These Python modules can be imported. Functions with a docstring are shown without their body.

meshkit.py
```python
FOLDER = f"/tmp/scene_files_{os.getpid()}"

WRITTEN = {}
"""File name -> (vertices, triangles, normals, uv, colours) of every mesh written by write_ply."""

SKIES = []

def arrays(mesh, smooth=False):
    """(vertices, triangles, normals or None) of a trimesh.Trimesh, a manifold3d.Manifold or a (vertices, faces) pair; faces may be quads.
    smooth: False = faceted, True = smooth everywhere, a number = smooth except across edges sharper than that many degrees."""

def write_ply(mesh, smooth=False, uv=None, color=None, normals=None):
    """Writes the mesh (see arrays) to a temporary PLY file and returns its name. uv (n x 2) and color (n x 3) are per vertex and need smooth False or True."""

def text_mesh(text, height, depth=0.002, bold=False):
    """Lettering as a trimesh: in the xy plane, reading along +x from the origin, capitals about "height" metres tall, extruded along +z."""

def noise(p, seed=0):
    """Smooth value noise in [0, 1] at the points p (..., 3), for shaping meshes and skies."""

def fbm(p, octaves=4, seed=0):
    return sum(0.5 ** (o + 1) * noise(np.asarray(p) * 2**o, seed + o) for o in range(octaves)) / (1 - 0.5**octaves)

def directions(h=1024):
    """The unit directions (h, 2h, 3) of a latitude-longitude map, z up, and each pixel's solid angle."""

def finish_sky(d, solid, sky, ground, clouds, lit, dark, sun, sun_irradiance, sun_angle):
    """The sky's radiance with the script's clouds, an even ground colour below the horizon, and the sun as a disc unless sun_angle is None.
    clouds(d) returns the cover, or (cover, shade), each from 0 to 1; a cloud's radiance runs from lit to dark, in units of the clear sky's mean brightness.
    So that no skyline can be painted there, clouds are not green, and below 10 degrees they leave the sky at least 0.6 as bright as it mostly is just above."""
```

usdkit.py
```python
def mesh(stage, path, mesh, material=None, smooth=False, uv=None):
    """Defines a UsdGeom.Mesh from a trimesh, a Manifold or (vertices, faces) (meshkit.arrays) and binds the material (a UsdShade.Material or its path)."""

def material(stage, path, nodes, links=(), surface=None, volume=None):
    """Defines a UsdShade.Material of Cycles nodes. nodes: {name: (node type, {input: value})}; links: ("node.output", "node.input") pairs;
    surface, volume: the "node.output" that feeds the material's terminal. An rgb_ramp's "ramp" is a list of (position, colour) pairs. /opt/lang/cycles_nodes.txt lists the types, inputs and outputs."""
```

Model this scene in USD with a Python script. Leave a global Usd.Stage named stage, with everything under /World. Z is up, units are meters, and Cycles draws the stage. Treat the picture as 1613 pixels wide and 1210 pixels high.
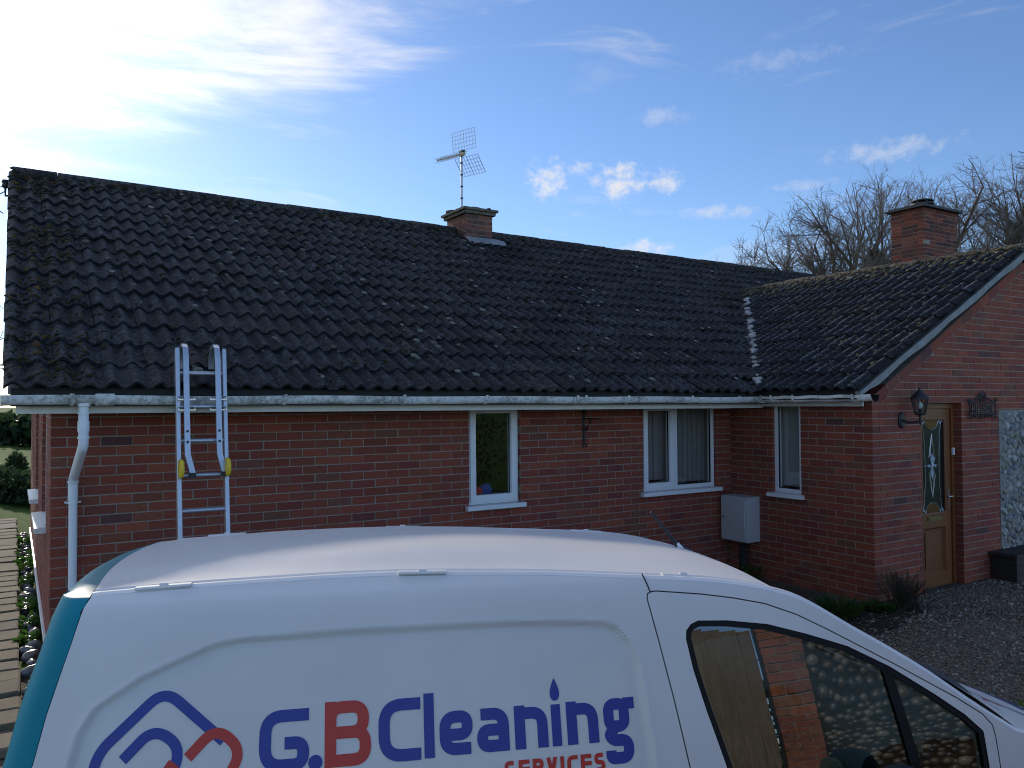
import math, random
import numpy as np, trimesh, usdkit, meshkit
from pxr import Usd, UsdGeom, UsdLux, UsdShade, Gf, Sdf, Vt
from shapely.geometry import Polygon, LineString, Point, box as sbox
from shapely.ops import unary_union
from shapely import affinity
import shapely

stage = Usd.Stage.CreateInMemory()
UsdGeom.SetStageUpAxis(stage, 'Z'); UsdGeom.SetStageMetersPerUnit(stage, 1.0)
world = UsdGeom.Xform.Define(stage, '/World'); stage.SetDefaultPrim(world.GetPrim())
UsdGeom.Scope.Define(stage, '/World/Looks')
rng = np.random.default_rng(7); rnd = random.Random(11)

# ------------------------------------------------------------------ camera, sky, sun, exposure
EXPOSURE = -0.04
SKY = 0.115; SUN = 0.9
SUN_EL, SUN_AZ = math.radians(22.5), math.radians(-1.8)          # azimuth = atan2(x, y)
FPX, PITCH, ROLL, YAW = 1265.57, 0.02332, -0.00654, 0.55501
EYE = np.array([-0.2355, -6.9294, 0.0889])
_fw = np.array([math.sin(YAW)*math.cos(PITCH), math.cos(YAW)*math.cos(PITCH), math.sin(PITCH)])
_r = np.array([math.cos(YAW), -math.sin(YAW), 0.0]); _u = np.cross(_r, _fw)
_rr = _r*math.cos(ROLL)+_u*math.sin(ROLL); _uu = -_r*math.sin(ROLL)+_u*math.cos(ROLL)
cam = UsdGeom.Camera.Define(stage, '/World/camera')
cam.CreateHorizontalApertureAttr(36.0); cam.CreateVerticalApertureAttr(27.0)
cam.CreateFocalLengthAttr(36.0*FPX/1613.0); cam.CreateClippingRangeAttr(Gf.Vec2f(0.05, 5000))
cam.CreateExposureAttr(EXPOSURE)
m = np.eye(4); m[0, :3] = _rr; m[1, :3] = _uu; m[2, :3] = -_fw; m[3, :3] = EYE
UsdGeom.Xformable(cam).AddTransformOp().Set(Gf.Matrix4d(m.tolist()))

def M(name, nodes, links=(), surface='p.BSDF', volume=None):
    return usdkit.material(stage, '/World/Looks/'+name, nodes, links, surface=surface, volume=volume)

def sky_material():
    N = {'sky': ('sky_texture', dict(sky_type='single_scattering', sun_disc=False, sun_elevation=SUN_EL, sun_rotation=SUN_AZ, altitude=60., air_density=1.0, aerosol_density=.2, ozone_density=1.6)),
         'tc': ('texture_coordinate', {}), 'sep': ('separate_xyz', {}),
         'az': ('math', dict(math_type='arctan2')), 'azd': ('math', dict(math_type='multiply', value2=57.29578)),
         'el': ('math', dict(math_type='arcsine')), 'eld': ('math', dict(math_type='multiply', value2=57.29578)),
         'p': ('combine_xyz', {}), 'nrm': ('vector_math', dict(math_type='normalize')),
         'bg': ('background_shader', dict(strength=SKY))}
    K = [('tc.generated', 'nrm.vector1'), ('nrm.vector', 'sep.vector'), ('sep.x', 'az.value1'), ('sep.y', 'az.value2'), ('az.value', 'azd.value1'),
         ('sep.z', 'el.value1'), ('el.value', 'eld.value1'), ('azd.value', 'p.x'), ('eld.value', 'p.y')]
    def mth(n, t, a, b=None, c=None, clamp=False):
        d = dict(math_type=t)
        if clamp: d['use_clamp'] = True
        for i, v in enumerate((a, b, c)):
            if v is None: continue
            if isinstance(v, str): K.append((v, f'{n}.value{i+1}'))
            else: d[f'value{i+1}'] = float(v)
        N[n] = ('math', d); return n+'.value'
    def noise(n, loc, rot, scale, **k):
        N[n+'m'] = ('mapping', dict(location=loc, rotation=(0, 0, math.radians(rot)), scale=scale)); K.append(('p.vector', n+'m.vector'))
        N[n] = ('noise_texture', dict(scale=1.0, **k)); K.append((n+'m.vector', n+'.vector')); return n+'.fac'
    def ss(n, v, a, b, lo=0., hi=1.):
        N[n] = ('map_range', dict(range_type='smoothstep', from_min=a, from_max=b, to_min=lo, to_max=hi)); K.append((v, n+'.value')); return n+'.result'
    A, E = 'azd.value', 'eld.value'
    # high veil of cirrus around and above the sun, its edge running up to the right, streaky
    n1 = noise('n1', (0, 0, 0), 20, (.040, .26, 1), detail=7., roughness=.62, distortion=.5)
    n2 = noise('n2', (3, 7, 0), 26, (.12, .8, 1), detail=5., roughness=.6, distortion=.4)
    n0 = noise('n0', (5, 2, 0), 0, (.06, .09, 1), detail=3., roughness=.5)
    edge = mth('e1', 'multiply_add', A, -.43, E)                       # E - .43 A
    edge = mth('e2', 'multiply_add', 'n1.fac', 13., edge)
    edge = mth('e2b', 'multiply_add', 'n2.fac', 3.5, edge)
    c1 = ss('c1', edge, 19.8, 24.8)
    lim = ss('lim', A, 14., 44., 1., .12); c1 = mth('c1l', 'multiply', c1, lim); c1 = mth('c1m', 'multiply', c1, ss('lim2', A, -125., -45., .12, 1.)); c1 = mth('c1z', 'multiply', c1, ss('lim3', E, 55., 82., 1., .3))
    st = ss('st', n1, .34, .68, .22, .92)
    c1 = mth('c1s', 'multiply', c1, st)
    # faint wisps over the rest of the sky
    n3 = noise('n3', (1, 4, 0), 22, (.07, .3, 1), detail=7., roughness=.6, distortion=.7)
    w = ss('w', n3, .55, .78, 0., .38)
    cov = mth('cv1', 'maximum', c1, w)
    # small cumulus (azimuth, elevation, half width, half height)
    n4 = noise('n4', (0, 0, 0), 0, (.8, .95, 1), detail=9., roughness=.66)
    k4 = mth('k4', 'multiply_add', n4, 4.4, -2.25)
    cu = None
    for i, (a, e, sa, se, g) in enumerate([(34.5, 15.5, 1.6, 1.75, 1.), (36.8, 16.2, 1.2, .6, .7), (39.7, 15.2, 2.3, 1.6, 1.), (42.8, 15.1, 1.5, 1.0, .9), (41.2, 10.5, 2.5, 1.0, .9),
                                           (46.4, 12.9, 3.0, .6, .5), (57.2, 15.8, 4.6, .9, .45), (52.0, 14.2, 2.6, .45, .3), (42.7, 19.4, 2.6, .7, .32), (50.5, 22.0, 5., .9, .22),
                                           (-128., 17., 9., 4., .9), (-95., 13., 5., 2., .9), (120., 14., 7., 2.6, .9), (168., 20., 8., 4., .9), (-160., 9., 9., 2.0, .8), (85., 10., 5., 1.4, .8)]):
        x = mth(f'a{i}', 'multiply_add', A, 1/sa, -a/sa); y = mth(f'b{i}', 'multiply_add', E, 1/se, -e/se)
        r2 = mth(f'r{i}', 'multiply', x, x); r2 = mth(f'q{i}', 'multiply_add', y, y, r2)
        v = mth(f'v{i}', 'subtract', k4, r2); v = mth(f'u{i}', 'add', v, 1.0)
        v = ss(f's{i}', v, -.05, 1.7, 0., g)
        cu = v if cu is None else mth(f'm{i}', 'maximum', cu, v)
    # light of the clouds: forward scattering brightens them towards the sun
    sd = (math.cos(SUN_EL)*math.sin(SUN_AZ), math.cos(SUN_EL)*math.cos(SUN_AZ), math.sin(SUN_EL))
    N['dot'] = ('vector_math', dict(math_type='dot_product', vector2=sd)); K.append(('nrm.vector', 'dot.vector1'))
    g0 = mth('g0', 'maximum', 'dot.value', 0.); g1 = mth('g1', 'power', g0, 90.); g2 = mth('g2', 'power', g0, 14.); g3 = mth('g3', 'power', g0, 700.)
    b = mth('bb', 'multiply_add', g1, 12., 7.4); b = mth('bb2', 'multiply_add', g2, 4., b); b = mth('bb3', 'multiply_add', g3, 40., b)
    N['cc'] = ('combine_color', {}); r_ = mth('cr', 'multiply', b, 1.0); K.append((r_, 'cc.r'))
    K.append((mth('cg', 'multiply', b, 1.0), 'cc.g')); K.append((mth('cb', 'multiply', b, 1.03), 'cc.b'))
    cov = mth('cv2', 'maximum', cov, cu, clamp=True)
    cov = mth('cv3', 'multiply', cov, ss('hz', E, 0., 6., 0., .96))
    N['tint'] = ('mix', dict(mix_type='multiply', fac=1.0, color2=(.88, 1.06, 1.37))); K.append(('sky.color', 'tint.color1'))
    N['mx'] = ('mix', dict(mix_type='mix')); K += [(cov, 'mx.fac'), ('tint.color', 'mx.color1'), ('cc.color', 'mx.color2'), ('mx.color', 'bg.color')]
    # aureole of thin haze around the sun
    return M('sky', N, K, surface='bg.background')

dome = UsdLux.DomeLight.Define(stage, '/World/sky')
UsdShade.MaterialBindingAPI.Apply(dome.GetPrim()).Bind(sky_material())
dome.GetPrim().SetCustomDataByKey('kind', 'structure')
sun = UsdLux.DistantLight.Define(stage, '/World/sun')
sun.CreateIntensityAttr(SUN); sun.CreateAngleAttr(0.53); sun.CreateColorAttr(Gf.Vec3f(1, .90, .76)); sun.CreateNormalizeAttr(True)
_z = np.array([math.cos(SUN_EL)*math.sin(SUN_AZ), math.cos(SUN_EL)*math.cos(SUN_AZ), math.sin(SUN_EL)])
_x = np.cross([0, 0, 1.], _z); _x /= np.linalg.norm(_x); _y = np.cross(_z, _x)
m = np.eye(4); m[0, :3] = _x; m[1, :3] = _y; m[2, :3] = _z; m[3, :3] = (0, 0, 30)
UsdGeom.Xformable(sun).AddTransformOp().Set(Gf.Matrix4d(m.tolist()))

# ------------------------------------------------------------------ helpers
COUNT = {}
def numbered(path):
    n = COUNT.get(path, 0); COUNT[path] = n+1
    return path if n == 0 else f'{path}_{n:03d}'
class T:                                     # a thing or part: prim path + base
    def __init__(s, path, loc): s.path, s.loc = path, np.asarray(loc, float)
def setd(prim, label=None, cat=None, group=None, kind=None):
    for k, v in (('label', label), ('category', cat), ('group', group), ('kind', kind)):
        if v: prim.SetCustomDataByKey(k, v)
def thing(name, label, cat, loc, group=None):
    p = numbered('/World/'+name); x = UsdGeom.Xform.Define(stage, p)
    x.AddTranslateOp().Set(Gf.Vec3d(*map(float, loc))); setd(x.GetPrim(), label, cat, group); return T(p, loc)
def copy_of(src, name, loc, rot, scale, label, cat, group):
    p = numbered('/World/'+name); x = UsdGeom.Xform.Define(stage, p)
    x.GetPrim().GetReferences().AddInternalReference(src.path)
    x.ClearXformOpOrder()
    x.AddTranslateOp().Set(Gf.Vec3d(*map(float, loc))); x.AddRotateZOp().Set(float(rot)); x.AddScaleOp().Set(Gf.Vec3f(*map(float, np.broadcast_to(scale, 3))))
    setd(x.GetPrim(), label, cat, group); x.GetPrim().SetInstanceable(True); return T(p, loc)
class MB:
    def __init__(s): s.v, s.f, s.t, s.n = [], [], [], 0
    def add(s, v, f, tone=None):
        v = np.asarray(v, float); f = np.asarray(f, int)
        if f.shape[1] == 4: f = np.vstack([f[:, [0, 1, 2]], f[:, [0, 2, 3]]])
        s.v.append(v); s.f.append(f+s.n); s.n += len(v)
        s.t.append(np.broadcast_to(np.asarray(tone if tone is not None else (.5, .5, .5), float), (len(v), 3))); return s
    def tm(s, m, tone=None): return s.add(m.vertices, m.faces, tone)
    def box(s, a, b, tone=None):
        a, b = np.minimum(a, b), np.maximum(a, b)
        return s.tm(trimesh.creation.box(bounds=[a, b]), tone)
    def beam(s, p, q, w, h, up=(0, 0, 1), tone=None, ch=0.):     # box from p to q, w across, h along up
        p, q = np.asarray(p, float), np.asarray(q, float); d = q-p; L = np.linalg.norm(d); d = d/L
        a = np.cross(up, d); a /= np.linalg.norm(a); b = np.cross(d, a)
        c = min(w, h)*.12 if ch == 0. else ch
        pr = [(w/2-c, -h/2), (w/2, -h/2+c), (w/2, h/2-c), (w/2-c, h/2), (-w/2+c, h/2), (-w/2, h/2-c), (-w/2, -h/2+c), (-w/2+c, -h/2)]
        V = [p+x*a+y*b for x, y in pr]+[q+x*a+y*b for x, y in pr]
        F = [(i, (i+1) % 8, 8+(i+1) % 8) for i in range(8)]+[(i, 8+(i+1) % 8, 8+i) for i in range(8)]
        F += [(0, i+1, i) for i in range(1, 7)]+[(8, 8+i, 9+i) for i in range(1, 7)]
        return s.add(V, F, tone)
    def tube(s, pts, r, n=10, tone=None, cap=True):
        p = np.asarray(pts, float); r = np.broadcast_to(r, (len(p),)).astype(float)
        t = np.gradient(p, axis=0); t /= np.linalg.norm(t, axis=1, keepdims=True)
        ref = np.array([0, 0, 1.]) if abs(t[0][2]) < .9 else np.array([1., 0, 0])
        A = []; a = np.cross(t[0], ref); a /= np.linalg.norm(a)
        for i in range(len(p)):
            a = a-t[i]*(a@t[i]); a /= np.linalg.norm(a); A.append(a)
        A = np.array(A); B = np.cross(t, A); g = np.arange(n)*2*np.pi/n
        V = p[:, None]+r[:, None, None]*(np.cos(g)[None, :, None]*A[:, None]+np.sin(g)[None, :, None]*B[:, None]); V = V.reshape(-1, 3)
        F = [(i*n+j, i*n+(j+1) % n, (i+1)*n+(j+1) % n, (i+1)*n+j) for i in range(len(p)-1) for j in range(n)]
        F = np.array(F); F = np.vstack([F[:, [0, 1, 2]], F[:, [0, 2, 3]]])
        if cap: F = np.vstack([F, [(0, j+1, j) for j in range(1, n-1)], [((len(p)-1)*n, (len(p)-1)*n+j, (len(p)-1)*n+j+1) for j in range(1, n-1)]])
        return s.add(V, F, tone)
    def build(s, name, mat, parent=None, smooth=False, label=None, cat=None, group=None, kind=None, tones=False):
        base = parent.path if parent else '/World'; loc = parent.loc if parent else np.zeros(3)
        p = numbered(base+'/'+name); V = np.vstack(s.v)-loc; F = np.vstack(s.f)
        if tones:                                        # colours per vertex ride along, so no re-indexing
            pr = usdkit.mesh(stage, p, (V, F), mat, smooth=bool(smooth))
            UsdGeom.PrimvarsAPI(pr).CreatePrimvar('tone', Sdf.ValueTypeNames.Color3fArray, 'vertex').Set(Vt.Vec3fArray.FromNumpy(np.vstack(s.t).astype(np.float32)))
        else: pr = usdkit.mesh(stage, p, (V, F), mat, smooth=smooth)
        setd(pr.GetPrim(), label, cat, group, kind)
        t = T(p, loc); return t
def poly_mesh(P, depth):                                 # shapely polygon -> (v, f) extruded along +z
    out = [trimesh.creation.extrude_polygon(g, depth, engine='earcut') for g in (P.geoms if hasattr(P, 'geoms') else [P]) if g.area > 1e-7 and g.geom_type == 'Polygon']
    return trimesh.util.concatenate(out) if out else None
class Frame:                                             # a wall plane: origin, u along, v up, n outwards
    def __init__(s, o, u, v=(0, 0, 1)):
        s.o, s.u, s.v = np.asarray(o, float), np.asarray(u, float), np.asarray(v, float); s.n = np.cross(s.u, s.v)
    def __call__(s, p):
        p = np.atleast_2d(p); return s.o+p[:, :1]*s.u+p[:, 1:2]*s.v+p[:, 2:3]*s.n
    def box(s, mb, a, b, tone=None):
        m_ = trimesh.creation.box(bounds=[np.minimum(a, b), np.maximum(a, b)]); mb.add(s(m_.vertices), m_.faces, tone); return mb
    def poly(s, mb, P, d0, d1, tone=None):
        m_ = poly_mesh(P, d1-d0)
        if m_ is not None:
            v = m_.vertices.copy(); v[:, 2] += d0; mb.add(s(v), m_.faces, tone)
        return mb
def sstep(a, b, x):
    t = np.clip((np.asarray(x, float)-a)/(b-a), 0, 1); return t*t*(3-2*t)
def proj_px(P):
    d = np.atleast_2d(P)-EYE; z = d@_fw; return np.stack([806.5+FPX*(d@_rr)/z, 605-FPX*(d@_uu)/z, z], -1)
def bumpy(n0, n1, scale, strength, dist, pos='g.position', **kw):
    return {n0: ('noise_texture', dict(scale=scale, **kw)), n1: ('bump', dict(strength=strength, distance=dist))}, [(pos, n0+'.vector'), (n0+'.fac', n1+'.height'), (n1+'.normal', 'p.normal')]

# ------------------------------------------------------------------ materials
def simple(name, col, rough=.5, var=.15, scale=6., spec=.5, bump=None, metallic=0., coat=0., extra=None):
    N = {'g': ('geometry', {}), 'n': ('noise_texture', dict(scale=scale, detail=5., roughness=.6)),
         'r': ('rgb_ramp', {'ramp': [(.25, tuple(c*(1-var) for c in col)), (.75, tuple(min(1, c*(1+var)) for c in col))]}),
         'p': ('principled_bsdf', dict(roughness=rough, specular_ior_level=spec, metallic=metallic, coat_weight=coat))}
    K = [('g.position', 'n.vector'), ('n.fac', 'r.fac'), ('r.color', 'p.base_color')]
    if bump:
        a, b = bumpy('bn', 'b', bump[0], bump[1], bump[2], detail=4.); N.update(a); K += b
    return M(name, N, K)
def toned(name, rough=.85, scale=30., amt=.35, bump=(60, .5, .004), spec=.3, dirt=None, stretch=None, mapp=None):
    """base colour from the piece's own tone, mottled"""
    N = {'g': ('geometry', {}), 'a': ('attribute', dict(attribute='tone')), 'n': ('noise_texture', dict(scale=scale, detail=6., roughness=.65)),
         'r': ('rgb_ramp', {'ramp': [(.25, (1-amt,)*3), (.55, (1, 1, 1)), (.8, (1+amt*.8,)*3)]}), 'x': ('mix', dict(mix_type='multiply', fac=1.)),
         'p': ('principled_bsdf', dict(roughness=rough, specular_ior_level=spec))}
    K = [('g.position', 'n.vector'), ('n.fac', 'r.fac'), ('a.color', 'x.color1'), ('r.color', 'x.color2')]
    out = 'x.color'
    if dirt:                                             # (colour, noise scale, threshold lo, hi, strength)
        for i, (col, sc, lo, hi, k) in enumerate(dirt):
            N[f'd{i}'] = ('noise_texture', dict(scale=sc, detail=6., roughness=.65)); N[f'dr{i}'] = ('map_range', dict(range_type='smoothstep', from_min=lo, from_max=hi, to_min=0., to_max=k))
            N[f'dm{i}'] = ('mix', dict(mix_type='mix', color2=col))
            N[f'do{i}'] = ('vector_math', dict(math_type='add', vector2=(3.1*i+1, 7.7*i, 1.3*i)))
            K += [('g.position', f'do{i}.vector1'), (f'do{i}.vector', f'd{i}.vector'), (f'd{i}.fac', f'dr{i}.value'), (f'dr{i}.result', f'dm{i}.fac'), (out, f'dm{i}.color1')]; out = f'dm{i}.color'
    K.append((out, 'p.base_color'))
    if bump:
        a, b = bumpy('bn', 'b', bump[0], bump[1], bump[2], detail=5., roughness=.65); N.update(a); K += b
        if stretch:
            N['mp'] = ('mapping', dict(scale=stretch)); K = [k for k in K if k != ('g.position', 'bn.vector')]+[('g.position', 'mp.vector'), ('mp.vector', 'bn.vector')]
    return M(name, N, K)
BRICK = toned('brick', scale=55., amt=.30, bump=(90, .55, .004), dirt=[((.26, .20, .16), 60., .66, .8, .35), ((.05, .03, .03), 4., .6, .8, .35), ((.09, .06, .04), 1.1, .5, .72, .3)])
OLDBRICK = toned('old_brick', scale=40., amt=.4, bump=(70, .7, .006), dirt=[((.03, .028, .026), 5., .5, .75, .75), ((.4, .38, .33), 12., .68, .8, .5)])
MORTAR = simple('mortar', (.28, .235, .19), .95, .22, 14., .2, (120, .6, .004))
MORTARP = simple('pale_mortar', (.24, .23, .205), .95, .3, 30., .2, (60, .8, .006))
TILE = toned('roof_tile', rough=.9, scale=26., amt=.45, bump=(34, 1., .010), spec=.22,
             dirt=[((.009, .009, .010), 20., .47, .52, .88), ((.050, .036, .018), 7., .60, .74, .4), ((.085, .088, .10), 30., .58, .63, .65), ((.22, .22, .21), 13., .69, .72, .8)])
MOSS = toned('moss', rough=1., scale=160., amt=.5, bump=(200, 1., .006), spec=.1)
DECK = simple('roof_underlay', (.02, .02, .02), .95)
UPVC = simple('white_plastic', (.74, .75, .76), .32, .04, 3., .5)
FASCIA = simple('fascia_board', (.66, .65, .60), .4, .10, 5., .45)
def gutter_mat():
    N = {'g': ('geometry', {}), 'n': ('noise_texture', dict(scale=34., detail=8., roughness=.72)), 'n2': ('noise_texture', dict(scale=4., detail=4.)),
         'ad': ('math', dict(math_type='multiply_add', value2=.55)), 'r': ('rgb_ramp', {'ramp': [(.0, (.74, .74, .72)), (.74, (.62, .62, .60)), (.84, (.40, .40, .37)), (.96, (.22, .22, .19)), (1, (.15, .15, .13))]}),
         'p': ('principled_bsdf', dict(roughness=.6)), 'b': ('bump', dict(strength=.5, distance=.003))}
    return M('weathered_gutter', N, [('g.position', 'n.vector'), ('g.position', 'n2.vector'), ('n2.fac', 'ad.value1'), ('n.fac', 'ad.value3'), ('ad.value', 'r.fac'), ('r.color', 'p.base_color'), ('n.fac', 'b.height'), ('b.normal', 'p.normal')])
GUTTER = gutter_mat()
def pane_mat(name, f0=.05, tint=(.93, .96, .95), rough=0.0):
    return M(name, {'t': ('transparent_bsdf', dict(color=tint)), 'gl': ('glossy_bsdf', dict(color=(.95,)*3, roughness=rough)), 'w': ('layer_weight', dict(blend=.5)), 'pw': ('math', dict(math_type='power', value2=5.)),
                    'f': ('math', dict(math_type='multiply_add', value2=1-f0, value3=f0)), 'm': ('mix_closure', {})},
             [('w.facing', 'pw.value1'), ('pw.value', 'f.value1'), ('f.value', 'm.fac'), ('t.BSDF', 'm.closure1'), ('gl.BSDF', 'm.closure2')], surface='m.closure')
PANE = pane_mat('window_glass', .11)
VANGLASS = pane_mat('van_glass', .16, (.46, .60, .56))
LAMPGLASS = pane_mat('lantern_glass', .06, (.8, .85, .85))
BLIND = simple('blind_fabric', (.23, .22, .21), .9, .08, 8.)
CURTAIN = simple('curtain', (.35, .37, .38), .9, .1, 8.)
ROOM = simple('room_plaster', (.20, .19, .17), .9)
SEAL = simple('black_seal', (.010, .010, .011), .6, .1, 6., .2)
IRON = simple('black_iron', (.012, .012, .014), .42, .2, 40., .5, (90, .3, .002))
ALU = simple('aluminium', (.50, .52, .55), .34, .08, 12., .5, (150, .15, .001), metallic=.85)
YELLOW = simple('yellow_plastic', (.72, .50, .03), .45)
BLACKP = simple('black_plastic', (.02, .02, .022), .5)
def wood_mat(name, c0, c1, rough=.4, scale=(40, 40, 3), coat=0.):
    return M(name, {'g': ('geometry', {}), 'mp': ('mapping', dict(scale=scale)), 'n': ('noise_texture', dict(scale=1., detail=6., roughness=.6, distortion=1.2)), 'r': ('rgb_ramp', {'ramp': [(.3, c0), (.7, c1)]}),
                    'b': ('bump', dict(strength=.25, distance=.002)), 'p': ('principled_bsdf', dict(roughness=rough, coat_weight=coat))},
             [('g.position', 'mp.vector'), ('mp.vector', 'n.vector'), ('n.fac', 'r.fac'), ('r.color', 'p.base_color'), ('n.fac', 'b.height'), ('b.normal', 'p.normal')])
OAK = wood_mat('golden_oak', (.125, .041, .012), (.20, .070, .021), .38)
OAKH = wood_mat('golden_oak_rail', (.125, .041, .012), (.20, .070, .021), .38, (3, 3, 40))
DARKWOOD = wood_mat('dark_timber', (.018, .014, .012), (.035, .027, .022), .7, (3, 40, 40))
FENCEWOOD = wood_mat('grey_timber', (.10, .085, .065), (.20, .17, .13), .85, (30, 30, 2))
CHROME = simple('satin_metal', (.75, .74, .72), .25, .03, 5., .5, metallic=1.)
CONC = simple('concrete', (.30, .295, .28), .9, .25, 18., .3, (60, .5, .005))
VERGE = simple('verge_cement', (.23, .235, .23), .9, .25, 9., .3, (50, .4, .004))
LEAD = simple('lead_flashing', (.17, .18, .195), .6, .2, 9.)
WHITEV = simple('van_paint_white', (.68, .66, .64), .42, .05, 2.5, .30, coat=.08)
TEALV = simple('van_wrap_teal', (.0, .20, .26), .45, .08, 3., .22, coat=.0)
BLUEV = simple('blue_vinyl', (.020, .040, .27), .3, .05, 3.)
REDV = simple('red_vinyl', (.52, .035, .025), .3, .05, 3.)
TYRE = simple('tyre_rubber', (.015, .015, .016), .85)
TRIM = simple('dash_plastic', (.15, .17, .175), .6, .1, 20.)
SEATF = simple('seat_fabric', (.03, .032, .04), .9)
HEADL = simple('headlight_lens', (.75, .76, .74), .08)
METERB = simple('meter_box_plastic', (.46, .46, .46), .5, .05, 4.)
SOILM = simple('soil', (.035, .026, .018), .95, .35, 12., .2, (40, 1., .02))
FLINT = toned('flint', rough=.4, scale=30., amt=.5, bump=(50, .5, .006), spec=.5)
PAVER = toned('paver', rough=.9, scale=25., amt=.35, bump=(70, .6, .004), dirt=[((.05, .055, .02), 5., .58, .72, .6)])
STONE = toned('gravel_stone', rough=.7, scale=60., amt=.35, bump=None)
GRAVEL = M('gravel_ground', {'g': ('geometry', {}), 'v': ('voronoi_texture', dict(scale=62.)), 'w': ('voronoi_texture', dict(scale=95.)), 'r': ('rgb_ramp', {'ramp': [(0, (.075, .063, .05)), (.3, (.155, .128, .098)), (.6, (.235, .195, .15)), (.85, (.155, .122, .088)), (1, (.33, .295, .25))]}),
            'h': ('separate_color', {}), 'n': ('noise_texture', dict(scale=1.3, detail=4.)), 'nr': ('rgb_ramp', {'ramp': [(.35, (.55, .55, .5)), (.65, (1.1, 1.1, 1.1))]}), 'x': ('mix', dict(mix_type='multiply', fac=1.)),
            'b': ('bump', dict(strength=1., distance=.02, invert=True)), 'p': ('principled_bsdf', dict(roughness=.9, specular_ior_level=.25))},
           [('g.position', 'v.vector'), ('g.position', 'w.vector'), ('v.color', 'h.color'), ('h.r', 'r.fac'), ('g.position', 'n.vector'), ('n.fac', 'nr.fac'), ('r.color', 'x.color1'), ('nr.color', 'x.color2'), ('x.color', 'p.base_color'), ('v.distance', 'b.height'), ('b.normal', 'p.normal')])
LAWN = simple('lawn_grass', (.07, .12, .02), .95, .35, 3., .1, (25, .8, .03))
def leafy(name, c0, c1, tr=.3, rough=.5):
    return M(name, {'g': ('geometry', {}), 'i': ('geometry', {}), 'r': ('rgb_ramp', {'ramp': [(0, c0), (1, c1)]}), 'p': ('principled_bsdf', dict(roughness=rough, specular_ior_level=.35)), 't': ('translucent_bsdf', {}), 'm': ('mix_closure', dict(fac=tr))},
             [('g.random_per_island', 'r.fac'), ('r.color', 'p.base_color'), ('r.color', 't.color'), ('p.BSDF', 'm.closure1'), ('t.BSDF', 'm.closure2')], surface='m.closure')
WEED = leafy('weed_leaf', (.05, .13, .015), (.14, .26, .035), .4)
GRASSM = leafy('grass_blade', (.03, .07, .012), (.08, .14, .03), .3)
DEADG = leafy('dry_stem', (.10, .08, .05), (.20, .16, .11), .1, .9)
EVERG = leafy('evergreen_leaf', (.03, .058, .02), (.08, .125, .045), .4)
HEDGEL = leafy('hedge_leaf', (.02, .027, .014), (.055, .058, .032), .2)
CONIF = leafy('conifer_needle', (.035, .065, .025), (.085, .14, .055), .4)
IVY = leafy('ivy_leaf', (.012, .028, .01), (.04, .07, .02), .2)
BARK = simple('bark', (.13, .10, .075), .95, .35, 10., .2, (30, .8, .02))
TWIG = simple('twig', (.15, .125, .105), .9, .25, 3., .2)
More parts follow.
